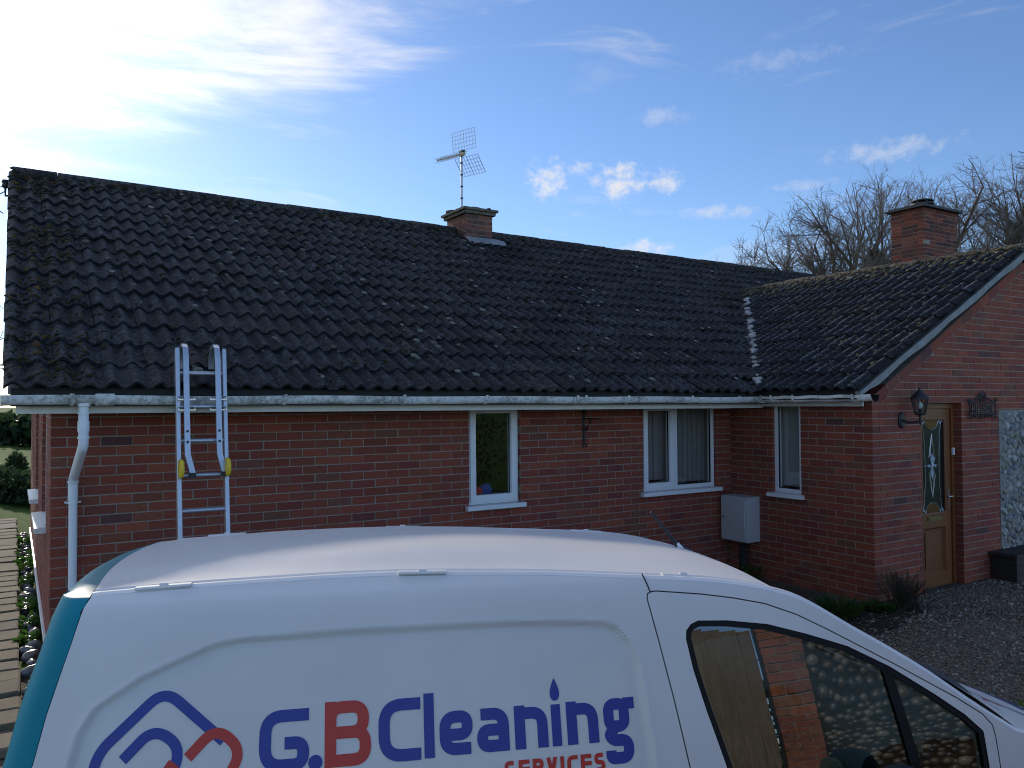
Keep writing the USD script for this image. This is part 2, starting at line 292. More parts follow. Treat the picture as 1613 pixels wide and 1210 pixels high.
# ------------------------------------------------------------------ the ground
def ground_z(x, y):
    x, y = np.asarray(x, float), np.asarray(y, float)
    line = -0.55-1.75*sstep(4.5, 7.0, x)-.0*x                          # the drive falls away in front of the house
    z = -1.97-0.27*sstep(0, 2.4, line-y)
    z = z-.10*sstep(3, 9, x)*sstep(-2.4, -1.8, y)*0
    side = sstep(0.1, -.4, x)                                          # beside the end wall the path climbs gently
    z = z+side*(.02*np.clip(y, -6, 8)+0.0)
    return z-.9*sstep(14, 45, y)-.012*np.clip(np.hypot(x, y)-60, 0, 400)*0
def sheet(xs, ys, name, mat, dz=0., mask=None, kind='structure', label=None):
    X, Y = np.meshgrid(xs, ys, indexing='ij'); Z = ground_z(X, Y)+dz
    V = np.stack([X, Y, Z], -1).reshape(-1, 3); n = len(ys)
    F = [(i*n+j, (i+1)*n+j, (i+1)*n+j+1, i*n+j+1) for i in range(len(xs)-1) for j in range(n-1) if mask is None or mask((xs[i]+xs[i+1])/2, (ys[j]+ys[j+1])/2)]
    F = np.array(F); use, inv = np.unique(F, return_inverse=True)
    return MB().add(V[use], inv.reshape(F.shape)).build(name, mat, smooth=True, kind=kind, label=label)
xs = np.unique(np.r_[-1500, -600, -250, -120, -60, -30, -16, np.arange(-8, 18.1, .5), 24, 34, 60, 120, 250, 600, 1500])
ys = np.unique(np.r_[-1500, -500, -150, -60, -30, -18, np.arange(-12, 10.1, .5), 12, 15, 20, 26, 34, 45, 60, 90, 150, 300, 700, 1500])
sheet(xs, ys, 'lawn', LAWN, -.012)
gx = np.arange(-.25, 17.6, .25); gy = np.arange(-11, .3, .25)
sheet(gx, gy, 'gravel_drive', GRAVEL, .0)
sheet(np.arange(-3.2, .0, .2), np.arange(-11, 9.1, .25), 'paved_path', SOILM, .004)

# ------------------------------------------------------------------ the bungalow
XP, YP = 7.183, -1.913                                                 # inner corner, front of the porch
bung = thing('bungalow', 'single-storey red brick bungalow with dark mossy tiled roof and projecting porch', 'bungalow', (0, 0, -1.97))
PALETTE = [((.200, .055, .040), 6), ((.222, .064, .043), 5), ((.176, .050, .040), 5), ((.190, .066, .045), 2), ((.140, .046, .042), 1.0), ((.150, .064, .048), 1.2), ((.090, .043, .046), .22)]
_pp = np.array([w for _, w in PALETTE]); _pp = _pp/_pp.sum()
def brick_tone(k=1.0):
    c = np.array(PALETTE[rng.choice(len(PALETTE), p=_pp)][0]); return c*k*np.array([1.22, 1.09, .95])*(1+rng.normal(0, .06))*(1+rng.normal(0, .025, 3))
ALLBRICKS = []                                                         # (frame, polygon or rectangle, depth, tone, wall name)
def brickwork(fr, region, uc, dr, umax, vr, off=0., own=True, phase=0, wall='w', tone=1.0):
    """stretcher bond from a corner at uc running dr (+1/-1); off shifts the bed joints"""
    k0, k1 = int(math.floor((-vr[1]+off)/.075))-1, int(math.ceil((-vr[0]+off)/.075))+1
    prep = shapely.prepared.prep(region)
    for k in range(k0, k1):
        v1 = -.075*k+off-.005; v0 = v1-.0655
        longrow = (k+phase) % 2 == 0
        a = 0. ; first = True
        if not own: a = .1125 if longrow else .225
        while a < umax:
            L = .2155
            dep = .1025
            if own and first:
                L = .2155 if longrow else .1025; dep = .1025 if longrow else .2155
            j = rng.normal(0, .0012, 2)
            ua, ub = uc+dr*(a+max(j[0], -a)), uc+dr*(a+L+j[1]); ua, ub = min(ua, ub), max(ua, ub)
            dz = rng.normal(0, .0008)
            R = sbox(ua, v0+dz, ub, v1+dz); a += L+.0095; first = False
            if not prep.intersects(R): continue
            full = prep.contains(R)
            if not full:
                R = R.intersection(region)
                if R.area < .0009: continue
                if R.geom_type != 'Polygon': R = max(getattr(R, 'geoms', [R]), key=lambda g: g.area)
                if R.geom_type != 'Polygon': continue
            ALLBRICKS.append((fr, R, dep, brick_tone(tone), wall))
MAIN = Frame((0, 0, 0), (1, 0, 0)); ENDW = Frame((0, 0, 0), (0, -1, 0)); SIDE = Frame((XP, 0, 0), (0, -1, 0)); GABLE = Frame((XP, YP, 0), (1, 0, 0))
W1 = (3.560, 4.150, -.915, .075); W2 = (5.795, 6.938, -.928, .075); W3 = (.640, 1.030, -.952, .075)    # u0,u1,v0,v1
E1, E2 = (-4.55, -3.35, -.93, .03), (-2.05, -.92, -.93, .03)
DOOR = (8.03-XP, 8.81-XP, -2.03, .050)
def rects(*r): return unary_union([sbox(a, c, b, d) for a, b, c, d in r])
mainR = sbox(0, -2.45, XP, .10).difference(rects(W1, W2))
endR = Polygon([(-7.8, -2.4), (0, -2.4), (0, .10), (-3.9, 2.62), (-7.8, .10)]).difference(rects(E1, E2))
sideR = sbox(0, -2.45, -YP, .10).difference(rects(W3))
APX = 10.215-XP
gab_out = Polygon([(0, -2.45), (2*APX, -2.45), (2*APX, .13), (APX, 1.775), (0, .13)])
sl = math.atan2(1.645, APX)
gab_in = Polygon([(0, -2.45), (2*APX, -2.45), (2*APX, .13-.13), (APX, 1.775-.13), (0, .13-.13)])
FLN = sbox(2.41, -2.45, 2*APX, -.035)
gabR = gab_in.difference(rects(DOOR)).difference(FLN)
brickwork(MAIN, mainR, 0, 1, XP, (-2.45, .1), 0, True, 1, 'main')
brickwork(ENDW, endR, 0, -1, 7.8, (-2.4, 2.7), 0, False, 1, 'end')
brickwork(SIDE, sideR, -YP, -1, 1.92, (-2.45, .1), -.022, True, 0, 'side')
brickwork(GABLE, gabR, 0, 1, 2*APX, (-2.45, 1.8), -.022, False, 0, 'gable')
# the row of bricks laid along the rake under the verge
for sgn in (1, -1):
    o = np.array([XP, YP, 0])+(np.array([0, 0, .13]) if sgn > 0 else np.array([APX, 0, 1.775]))
    d = np.array([math.cos(sl), 0, sgn*math.sin(sl)]); fr = Frame(o, d, np.cross(d, [0, 1., 0])*-1 if False else np.array([-sgn*math.sin(sl), 0, math.cos(sl)]))
    L = APX/math.cos(sl); a = .06 if sgn > 0 else .0
    while a < L-.05:
        b = min(a+.2155, L-.005); ALLBRICKS.append((fr, sbox(a, -.108, b, -.006), .1025, brick_tone(.95), 'gable')); a = b+.011
# how large each shows, to pick the 300 built one by one; the van hides the lowest courses
VS = np.array([(-200, 1300), (150, 880), (225, 857), (400, 838), (740, 828), (900, 840), (1000, 858), (1130, 890), (1250, 945), (1350, 995), (1470, 1062), (1613, 1105)])
def shows(fr, P, d=0.):
    c = np.array(P.exterior.coords) if P.geom_type == 'Polygon' else None
    w = fr(np.c_[c, np.zeros(len(c))]); q = proj_px(w); m_ = q[:, :2].mean(0)
    if (q[:, 2] < .5).any() or (EYE-w[0])@fr.n <= 0 or m_[0] < 0 or m_[0] > 1613 or m_[1] < 0 or m_[1] > 1210 or m_[1] > np.interp(m_[0], VS[:, 0], VS[:, 1]): return 0.
    return Polygon(q[:, :2]).area
sizes = np.array([shows(b[0], b[1]) for b in ALLBRICKS]); best = set(np.argsort(-sizes)[:300].tolist())
# mortar bodies of the four walls; the bricks stand 5 mm proud
wallp = {}
for nm, fr, R, lab in (('main', MAIN, mainR, 'long brick front wall under the white gutter'), ('end', ENDW, endR, 'sunlit brick end wall at the left'), ('side', SIDE, sideR, 'brick side wall of the porch with the narrow window'), ('gable', GABLE, gab_out.difference(rects(DOOR)), 'brick gable wall of the porch around the door')):
    mb = MB(); R2 = R.buffer(-.005, join_style=2)
    if nm == 'main': R2 = R2.union(sbox(XP-.02, -2.44, XP+.03, .095))
    if nm == 'end': R2 = R2.difference(sbox(-.249, -3, 1, 3))
    if nm == 'gable': R2 = R2.difference(sbox(-1, -3, .249, 1))
    fr.poly(mb, R2, -.25, -.0035)
    wallp[nm] = mb.build('wall', MORTAR, bung, label=lab)
rest = MB()
for i, (fr, R, dep, tone, wname) in enumerate(ALLBRICKS):
    pr = abs(rng.normal(0, .0012))
    mb = MB() if i in best else rest
    c = np.array(R.exterior.coords)[:-1]
    if len(c) == 4 and R.area > .98*(c[:, 0].max()-c[:, 0].min())*(c[:, 1].max()-c[:, 1].min()):
        a, b = c.min(0), c.max(0); e = .0022; q = np.array([(a[0], a[1]), (b[0], a[1]), (b[0], b[1]), (a[0], b[1])]); qi = np.array([(a[0]+e, a[1]+e), (b[0]-e, a[1]+e), (b[0]-e, b[1]-e), (a[0]+e, b[1]-e)])
        V = np.vstack([np.c_[q, np.full(4, -dep)], np.c_[q, np.full(4, pr-e)], np.c_[qi, np.full(4, pr)]]); V[8:, 2] += np.clip(rng.normal(0, .0005, 4), -.001, .001)
        F = [(8, 9, 10), (8, 10, 11)]
        for s_ in (0, 4):
            for j in range(4): F += [(s_+j, s_+(j+1) % 4, s_+4+(j+1) % 4), (s_+j, s_+4+(j+1) % 4, s_+4+j)]
        mb.add(fr(V), F, tone)
    else: fr.poly(mb, R, -dep, pr, tone)
    if i in best: mb.build('brick', BRICK, wallp[wname], tones=True)
rest.build('brickwork', BRICK, bung, kind='stuff', tones=True)
# floor, inside walls and ceiling of the rooms, so that the windows look into rooms
mb = MB(); mb.box((.3, .3, -2.1), (6.9, 7.5, -1.75)); mb.box((.3, 4.0, -1.7), (6.9, 4.1, .1)); mb.box((5.0, .3, -1.7), (5.1, 3.9, .1)); mb.box((.3, .3, .12), (6.9, 7.5, .16))
mb.box((7.45, -1.6, -2.05), (9.2, .2, -1.95)); mb.box((7.45, .3, -1.9), (9.2, .4, .1)); mb.box((9.2, -1.6, -1.9), (9.3, .3, .1)); mb.box((7.45, -1.6, .12), (9.2, .2, .16))
mb.box((6.9, .26, -2.0), (6.98, 7.5, .12)); mb.box((.26, 7.5, -2.4), (13.2, 7.8, .12)); mb.box((.26, .26, -2.0), (.3, 7.5, .12)); mb.box((9.3, -1.6, -2.0), (9.4, 7.5, .12))
mb.build('room', ROOM, bung)
# flint walling right of the door
fl = MB(); GABLE.poly(fl, FLN.buffer(-.003), -.245, .004)
flp = fl.build('flint_walling', MORTARP, bung, label='grey flint cobble panel at the right of the door')
flrest = MB(); pts = []
for t_ in range(9000):
    p = np.array([rng.uniform(2.44, 5.0), rng.uniform(-2.05, -.07)]); r0 = rng.uniform(.028, .062)
    if p[0]-r0 < 2.39+.06*abs(math.sin(p[1]*21)) or any((p[0]-a)**2+(p[1]-b)**2 < (.74*(r0+c))**2 for a, b, c in pts): continue
    pts.append((*p, r0))
nf = 0
for a, b, r0 in pts:
    s_ = trimesh.creation.icosphere(1, 1.0); v = s_.vertices*np.array([r0*rng.uniform(.95, 1.25), r0*rng.uniform(.75, 1.0), r0*.7]); v *= (1+.9*(meshkit.noise(s_.vertices*1.5+a*31)-.5))[:, None]
    th = rng.uniform(-.6, .6); v[:, :2] = v[:, :2]@np.array([[math.cos(th), math.sin(th)], [-math.sin(th), math.cos(th)]]); v += (a, b, rng.uniform(-.010, .006))
    tone = np.array([(.27, .265, .25), (.19, .19, .195), (.34, .33, .30), (.24, .215, .175), (.14, .14, .15)][rng.integers(5)])*rng.uniform(.75, 1.2)
    mb = MB() if (a < 3.25 and nf < 290) else flrest; mb.add(GABLE(v), s_.faces, tone)
    if mb is not flrest: mb.build('flint', FLINT, flp, tones=True); nf += 1
flrest.build('flint_cobbles', FLINT, flp, kind='stuff', tones=True, smooth=True)

# ---- windows
def ring(fr, mb, u0, u1, v0, v1, w, d0, d1): 
    P = sbox(u0, v0, u1, v1).difference(sbox(u0+w, v0+w, u1-w, v1-w)); fr.poly(mb, P, d0, d1); return mb
def bev_ring(fr, mb, u0, u1, v0, v1, w, d0, d1, e=.008):             # a frame with a sloped glazing bead
    ring(fr, mb, u0, u1, v0, v1, w, d0, d1); O = [(u0+w, v0+w), (u1-w, v0+w), (u1-w, v1-w), (u0+w, v1-w)]; I = [(u0+w+e, v0+w+e), (u1-w-e, v0+w+e), (u1-w-e, v1-w-e), (u0+w+e, v1-w-e)]
    V = np.vstack([np.c_[O, [d1-.002]*4], np.c_[I, [d0+.004]*4]]); mb.add(fr(V), [(j, (j+1) % 4, 4+(j+1) % 4, 4+j) for j in range(4)])
def window(fr, W, lights, label, blind=None, frame_w=.045, set_back=.035, sill=(.06, .055), opening=()):
    """lights: (u0, u1) glazed lights across; opening: indexes of those with a sash of their own"""
    u0, u1, v0, v1 = W; d1 = -set_back; d0 = d1-.06
    mb = MB(); ring(fr, mb, u0+.002, u1-.002, v0+.002, v1-.002, frame_w, d0, d1)
    for (a, b), (c, d) in zip(lights, lights[1:]): fr.box(mb, (b, v0+frame_w-.001, d0), (c, v1-frame_w+.001, d1-.001))
    fp = mb.build('window', UPVC, bung, label=label)
    for i, (a, b) in enumerate(lights):
        if i in opening:
            sw = .062; bev_ring(fr, m2 := MB(), a-.018, b+.018, v0+frame_w-.018, v1-frame_w+.018, sw, d1-.045, d1+.016); m2.build('sash', UPVC, fp)
            ga, gb, g0, g1 = a-.018+sw, b+.018-sw, v0+frame_w-.018+sw, v1-frame_w+.018-sw
            k = MB(); fr.box(k, (gb+.018, -.50, d1+.016), (gb+.032, -.40, d1+.028)); k.build('handle', UPVC, fp) if False else None
        else:
            ga, gb, g0, g1 = a, b, v0+frame_w, v1-frame_w
        s2 = ring(fr, MB(), ga-.001, gb+.001, g0-.001, g1+.001, .009, d1-.03, d1-.012); s2.build('glazing_seal', SEAL, fp)
        g = MB(); g.add(fr([(ga, g0, d1-.024), (gb, g0, d1-.024), (gb, g1, d1-.024), (ga, g1, d1-.024)]), [(0, 1, 2, 3)]); g.build('pane', PANE, fp)
        if blind == 'vertical':
            bl = MB(); x = ga-.03
            while x < gb+.05:
                a0 = rng.normal(.22, .04); w_ = .089
                P = [(x, -.16), (x+w_*math.cos(a0), -.16-w_*math.sin(a0)*.6)]
                V = [(P[0][0], g0+.02, P[0][1]), (P[1][0], g0+.02, P[1][1]), (P[1][0], v1, P[1][1]), (P[0][0], v1, P[0][1])]
                V2 = np.array(V); V2[:, 2] -= .0015; bl.add(fr(np.vstack([V, V2])), [(0, 1, 2, 3), (7, 6, 5, 4), (0, 4, 5, 1), (1, 5, 6, 2), (2, 6, 7, 3), (3, 7, 4, 0)]); x += .078
            bl.build('vertical_blind', BLIND, fp)
        if blind == 'curtain':
            cu = MB(); n = 40; uu = np.linspace(ga-.02, gb+.02, n); dd = -.20+.02*np.sin(uu*75)+.008*np.sin(uu*190)
            V = np.vstack([np.c_[uu, np.full(n, g0), dd], np.c_[uu, np.full(n, v1), dd]]); cu.add(fr(V), [(j, j+1, n+j+1, n+j) for j in range(n-1)]); cu.build('net_curtain', CURTAIN, fp, smooth=True)
    sl_ = MB(); o, h = sill
    V = []
    for uu in (u0-.045, u1+.04): V += [(uu, v0+.002, -.03), (uu, v0-.006, o), (uu, v0-.012, o+.002), (uu, v0-.012-.034, o+.002), (uu, v0-.05, o-.004), (uu, v0-.05, -.02)]
    n = 6; F = [(i, i+n, (i+1) % n+n, (i+1) % n) for i in range(n)]; sl_.add(fr(V), F); sl_.add(fr(V), [(0, i, i+1) for i in range(1, 5)]+[(6, 6+i+1, 6+i) for i in range(1, 5)])
    sl_.build('window_sill', UPVC, fp); return fp
w1 = window(MAIN, W1, [(W1[0]+.045, W1[1]-.045)], 'white-framed single window left of the hanging-basket bracket', opening=(0,))
w2 = window(MAIN, W2, [(W2[0]+.045, 6.268), (6.345, W2[1]-.045)], 'wide white-framed window with vertical blinds by the inner corner', 'vertical', opening=(0,))
w3 = window(SIDE, W3, [(W3[0]+.045, W3[1]-.03)], 'narrow white-framed window in the porch side', 'vertical')
w4 = window(ENDW, E1, [(E1[0]+.045, E1[1]-.045)], 'farther window in the end wall', set_back=.03, sill=(.085, .05))
w5 = window(ENDW, E2, [(E2[0]+.045, E2[1]-.045)], 'nearer window in the end wall', set_back=.03, sill=(.085, .05))
k = MB(); k.box((6.235, .02, -.46), (6.252, .045, -.44)); k.beam((6.243, .028, -.45), (6.243, .03, -.60), .014, .018, up=(0, 1, 0)); k.build('window_handle', UPVC, w2)

# ---- the oak-coloured door
dr = DOOR; Y0 = -.085
mb = MB(); P = sbox(dr[0]+.002, dr[2]+.002, dr[1]-.002, dr[3]-.002).difference(sbox(dr[0]+.058, dr[2]+.05, dr[1]-.058, dr[3]-.055)); GABLE.poly(mb, P, Y0-.07, Y0)
door = mb.build('door', OAK, bung, label='golden oak part-glazed front door')
a0, a1, b0, b1 = dr[0]+.062, dr[1]-.062, dr[2]+.054, dr[3]-.059
g0, g1, h0, h1 = a0+.105, a1-.105, -1.165, b1-.115                       # glazed opening
p0, p1, q0, q1 = a0+.10, a1-.10, b0+.135, -1.30                          # lower panel
mb = MB(); P = sbox(a0, b0, a1, b1).difference(sbox(g0, h0, g1, h1)).difference(sbox(p0, q0, p1, q1)); GABLE.poly(mb, P, Y0-.055, Y0-.018)
leaf = mb.build('door_leaf', OAK, door)
mb = MB(); bev_ring(GABLE, mb, p0, p1, q0, q1, .018, Y0-.05, Y0-.012, .03); GABLE.box(mb, (p0, q0, Y0-.052), (p1, q1, Y0-.046)); bev_ring(GABLE, mb, p0+.07, p1-.07, q0+.07, q1-.07, .012, Y0-.046, Y0-.03, .012); GABLE.box(mb, (p0+.075, q0+.075, Y0-.046), (p1-.075, q1-.075, Y0-.032)); mb.build('door_panel', OAK, door)
mb = MB(); bev_ring(GABLE, mb, g0-.02, g1+.02, h0-.02, h1+.02, .022, Y0-.02, Y0-.008, .012); mb.build('glazing_bead', OAK, door)
mb = MB(); GABLE.box(mb, (g0-.002, h0-.002, Y0-.045), (g1+.002, h1+.002, Y0-.036)); 
DG = M('door_glass', {'g': ('geometry', {}), 'n': ('noise_texture', dict(scale=60., detail=2.)), 'b': ('bump', dict(strength=.25, distance=.002)), 'p': ('principled_bsdf', dict(base_color=(.012, .014, .016), roughness=.12))}, [('g.position', 'n.vector'), ('n.fac', 'b.height'), ('b.normal', 'p.normal')])
mb.build('door_glass', DG, door)
cu_, cv = (g0+g1)/2, (h0+h1)/2
def came(lines, r=.003):
    mb = MB()
    for L_ in lines:
        L_ = np.array(L_, float); mb.tube(GABLE(np.c_[L_, np.full(len(L_), Y0-.034)]), r, 5)
    return mb
def arc(cx, cy, rx, ry, t0, t1, n=14): t = np.radians(np.linspace(t0, t1, n)); return np.c_[cx+rx*np.cos(t), cy+ry*np.sin(t)]
gw = (g1-g0)
LN = [arc(cu_, h1, gw*.30, .12, 180, 360), arc(cu_, h0, gw*.30, .12, 0, 180), arc(g0, cv, gw*.2, .55, -90, 90), arc(g1, cv, gw*.2, .55, 90, 270)]
for s_ in (1, -1):
    for w_ in (.035, .06):
        LN.append([(cu_, cv+s_*.36), (cu_-w_, cv+s_*.10), (cu_, cv-s_*.02)]); LN.append([(cu_, cv+s_*.36), (cu_+w_, cv+s_*.10), (cu_, cv-s_*.02)])
LN += [[(cu_-.15, cv), (cu_-.05, cv+.02), (cu_, cv), (cu_+.05, cv+.02), (cu_+.15, cv)]]
came(LN).build('leaded_came', CHROME, door)
BEV = simple('bevelled_glass', (.30, .36, .42), .12, .3, 60.)
mb = MB()
for s_ in (1, -1):
    GABLE.poly(mb, Polygon([(cu_, cv+s_*.15), (cu_-.034, cv+s_*.07), (cu_, cv+s_*.012), (cu_+.034, cv+s_*.07)]), Y0-.0352, Y0-.031); GABLE.poly(mb, Polygon([(cu_+s_*.012, cv), (cu_+s_*.06, cv+.02), (cu_+s_*.09, cv), (cu_+s_*.06, cv-.016)]), Y0-.0352, Y0-.031)
    for e, hh in ((1, h1), (-1, h0)):
        for q_ in range(3): GABLE.poly(mb, Point(cu_+s_*gw*(.32+.06*q_), hh-e*(.022+.02*(q_ % 2))).buffer(.015, 3), Y0-.0352, Y0-.031)
mb.build('bevelled_glass', BEV, door)
AMB = simple('amber_glass', (.10, .04, .012), .15)
for hh, t0_ in ((h1, 180), (h0, 0)): mb = MB(); GABLE.poly(mb, Polygon(arc(cu_, hh, gw*.29, .115, t0_, t0_+180)), Y0-.0356, Y0-.0335); mb.build('amber_light', AMB, door)
BRASS = simple('brass', (.20, .14, .055), .5, .1, 9., .4, metallic=.6)
mb = MB(); GABLE.box(mb, (cu_-.13, -1.245, Y0-.018), (cu_+.13, -1.195, Y0-.010)); GABLE.box(mb, (cu_-.115, -1.235, Y0-.010), (cu_+.115, -1.205, Y0-.005)); mb.build('letter_plate', BRASS, door)
mb = MB(); GABLE.box(mb, (a1-.065, -1.12, Y0-.018), (a1-.035, -.90, Y0-.010)); mb.tube(GABLE([(a1-.05, -.985, Y0-.01), (a1-.05, -.985, Y0+.035), (a1-.06, -.985, Y0+.042), (a1-.15, -.99, Y0+.042)]), .009, 8); mb.build('door_handle', CHROME, door, smooth=40)
mb = MB(); GABLE.box(mb, (a1+.004, -.53, Y0), (a1+.036, -.45, Y0+.02)); mb.build('bell_push', UPVC, door)
mb = MB(); GABLE.box(mb, (dr[0]-.02, -2.075, -.10), (dr[1]+.03, -2.03, .04)); mb.build('door_sill', OAKH, door)
mb = MB(); GABLE.box(mb, (dr[0]-.05, -2.2, .0), (dr[1]+.05, -2.076, .22)); mb.build('door_step', CONC, bung)

# ---- roof: tile planes with real tiles
RIDGE_Y = 3.9
def roof_main(x, s):                                  # s metres up the slope from the eaves; the old ridge sags a little to the right
    s = np.asarray(s, float); x = np.asarray(x, float); k = s/SLM
    return np.stack([x, -.70+(RIDGE_Y+.70)*k, .199+(2.561)*k-x*(.0035+.005*k)-.02*np.sin(np.clip(x, 0, 13)/13*np.pi)*k], -1)
SLM = math.hypot(RIDGE_Y+.70, 2.561)
def roof_porch(d, s):                                 # d metres forward of y=0, s up the slope from the left eaves
    s = np.asarray(s, float); d = np.asarray(d, float); k = s/SLP
    return np.stack([6.895+(10.215-6.895)*k, -d, .195+(1.925-.195)*k], -1)
SLP = math.hypot(10.215-6.895, 1.73)
def main_z(x, y): return roof_main(x, (y+.70)/(RIDGE_Y+.70)*SLM)[..., 2]
def porch_z(x): return .195+(x-6.895)*(1.73/3.32) if x <= 10.215 else .195+(13.535-x)*(1.73/3.32)
NX = 15
def tile_mesh(surf, a, s0, width, length, flip, nrm, tone, mb, jit=True, crest_sun_wear=0., NX=15):
    """one double-roman tile: two rolls across, lower edge lifted over the tile below"""
    u = np.linspace(0, 1, NX); ph = (u*2) % 1.0
    h = .046*np.power(.5-.5*np.cos(2*np.pi*u*2+.9), 1.2)
    w = width*.998; ja, jl = (rng.normal(0, .003), rng.normal(0, .008)) if jit else (0, 0)
    tilt = .036+(rng.normal(0, .005) if jit else 0); rot = rng.normal(0, .008) if jit else 0
    av = a+ja+u*w
    lo = surf(av, s0+jl+rot*(u-.5)*.6)+nrm*(h+tilt)[:, None]; hi = surf(av, np.full(NX, s0+length))+nrm*(h*.96+.006)[:, None]; sk = surf(av, s0+jl+rot*(u-.5)*.6+.004)+nrm*(h+tilt-.024)[:, None]
    V = np.vstack([lo, hi, lo, sk]); F = []
    for j in range(NX-1):
        F += [(j, j+1, NX+j+1), (j, NX+j+1, NX+j)]; F += [(2*NX+j, 3*NX+j, 3*NX+j+1), (2*NX+j, 3*NX+j+1, 2*NX+j+1)]
    F = np.array(F)
    if flip: F = F[:, ::-1]
    tn_ = np.asarray(tone)[None]*(1+crest_sun_wear*(np.r_[h, h, h, h]/.046)**16)[:, None]*(1+(np.r_[h, h, h, h]/.046)[:, None]**8*np.array([.10, .04, -.16])*min(1., crest_sun_wear/3))
    mb.add(V, F, np.clip(tn_, 0, 1))
NM = np.cross([1, 0, 0], roof_main(0, 1)-roof_main(0, 0)); NM /= np.linalg.norm(NM)
NP = np.cross(roof_porch(0, 1)-roof_porch(0, 0), [0, 1., 0])*1; NP /= np.linalg.norm(NP); NP *= np.sign(NP[2])
def tile_tone():
    c = np.array([(.038, .042, .055), (.046, .050, .062), (.033, .037, .050), (.048, .045, .047), (.026, .028, .037)][rng.integers(5)]); return c*rng.uniform(.42, .80)
TILES = []; GA = .335
rows = int(SLM/GA)
for r in range(rows):
    for c in range(58):
        x = -.30+c*.30; s0 = -.03+r*(SLM-.02)/rows; ctr = roof_main(x+.15, s0+.17)
        if x > 6.6 and porch_z(ctr[0]) > ctr[2]+.03 and ctr[1] < 2.7: continue
        TILES.append(('main', x, s0, ctr))
rp = int(SLP/GA)
for r in range(rp):
    for c in range(20):
        d = 1.985-c*.30-.30; s0 = -.03+r*(SLP-.02)/rp; ctr = roof_porch(d+.15, s0+.17)
        if main_z(ctr[0], ctr[1]) > ctr[2]+.03 and ctr[1] > -.85: continue
        TILES.append(('porch', d, s0, ctr))
def tshow(t):
    p = proj_px(t[3])[0]
    if not (0 < p[0] < 1613 and 0 < p[1] < 1210): return 0
    q = proj_px(np.array([roof_main(t[1], t[2]), roof_main(t[1]+.3, t[2]), roof_main(t[1]+.3, t[2]+.34), roof_main(t[1], t[2]+.34)]) if t[0] == 'main' else np.array([roof_porch(t[1], t[2]), roof_porch(t[1]+.3, t[2]), roof_porch(t[1]+.3, t[2]+.34), roof_porch(t[1], t[2]+.34)]))
    return Polygon(q[:, :2]).area
sz = np.array([tshow(t) for t in TILES]); tb = set(np.argsort(-sz)[:300].tolist())
# decks
mb = MB(); V = []
for x in (-.255, 17.1):
    for s_ in (0.02, SLM): V.append(roof_main(x, s_)-NM*.004)
    V.append(np.array([x, 2*RIDGE_Y+.70, .2-x*.0035]))
lo = np.array(V)-(0, 0, .12); mb.add(np.vstack([V, lo]), [(0, 3, 4, 1), (1, 4, 5, 2), (6, 7, 10, 9), (7, 8, 11, 10), (0, 1, 7, 6), (1, 2, 8, 7), (3, 9, 10, 4), (4, 10, 11, 5), (0, 6, 9, 3), (2, 5, 11, 8)])
roofm = mb.build('roof', DECK, bung, label='long dark main roof slope')
mb = MB(); V = []
for d in (1.93, -3.2):
    V += [roof_porch(d, .02)-NP*.004, roof_porch(d, SLP)-NP*.004, np.array([13.535, -d, .195])]
V = np.array(V); lo = V-(0, 0, .1)
mb.add(np.vstack([V, lo]), [(0, 1, 4, 3), (1, 2, 5, 4), (6, 9, 10, 7), (7, 10, 11, 8), (0, 6, 7, 1), (1, 7, 8, 2), (0, 3, 9, 6), (2, 8, 11, 5)])
roofp = mb.build('roof', DECK, bung, label='smaller tiled roof over the porch')
rm, rpn = MB(), MB()
for i, (k, a, s0, ctr) in enumerate(TILES):
    one = i in tb; mb = MB() if one else (rm if k == 'main' else rpn); tn = tile_tone()
    if k == 'main': tile_mesh(roof_main, a, s0, .30, GA+.075, False, NM, tn, mb, crest_sun_wear=rng.uniform(0, .9))
    else: tile_mesh(roof_porch, a, s0, .30, GA+.075, True, NP, tn*np.array([.55, .56, .60]), mb, crest_sun_wear=rng.uniform(7, 15.), NX=23)  # pale crest lines: sunlit roll tops painted into the tone, along with lichen wear
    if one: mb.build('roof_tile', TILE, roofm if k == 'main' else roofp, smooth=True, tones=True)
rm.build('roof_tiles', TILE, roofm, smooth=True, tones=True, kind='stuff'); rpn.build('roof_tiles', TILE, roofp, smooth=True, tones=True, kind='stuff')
# ridge tiles, each with its own slight tilt, bedded on mortar
def ridge_run(parent, p, q, L, r=.135, lift=.03, tn=(.075, .072, .07)):
    p, q = np.asarray(p, float), np.asarray(q, float); D = np.linalg.norm(q-p); d = (q-p)/D; side = np.cross(d, [0, 0, 1.]); side /= np.linalg.norm(side); up = np.cross(side, d); n = max(1, int(round(D/L)))
    for i in range(n):
        a, b = p+d*(D*i/n+.004), p+d*(D*(i+1)/n-.004); mb = MB(); g = np.radians(np.linspace(-15, 195, 11)); off = np.array([0, 0, lift+rng.normal(0, .005)])
        V = []
        for e, rr in ((a, r*(1+rng.normal(0, .02))), (b, r)):
            for R_ in (rr, rr-.018): V += [e+off+side*R_*np.cos(t)*1.05+up*(R_*np.sin(t)*.72-.05) for t in g]
        n_ = len(g); F = []
        for j in range(n_-1):
            F += [(j, j+1, 2*n_+j+1, 2*n_+j), (j, n_+j, n_+j+1, j+1), (2*n_+j, 2*n_+j+1, 3*n_+j+1, 3*n_+j)]
        mb.add(V, F, np.array(tn)*rng.uniform(.75, 1.25)); mb.build('ridge_tile', TILE, parent, smooth=False, tones=True)
ridge_run(roofm, roof_main(-.27, SLM), roof_main(6.5, SLM), .45, tn=(.05, .047, .045)); ridge_run(roofm, roof_main(6.5, SLM), roof_main(17, SLM), .45, tn=(.05, .047, .045))
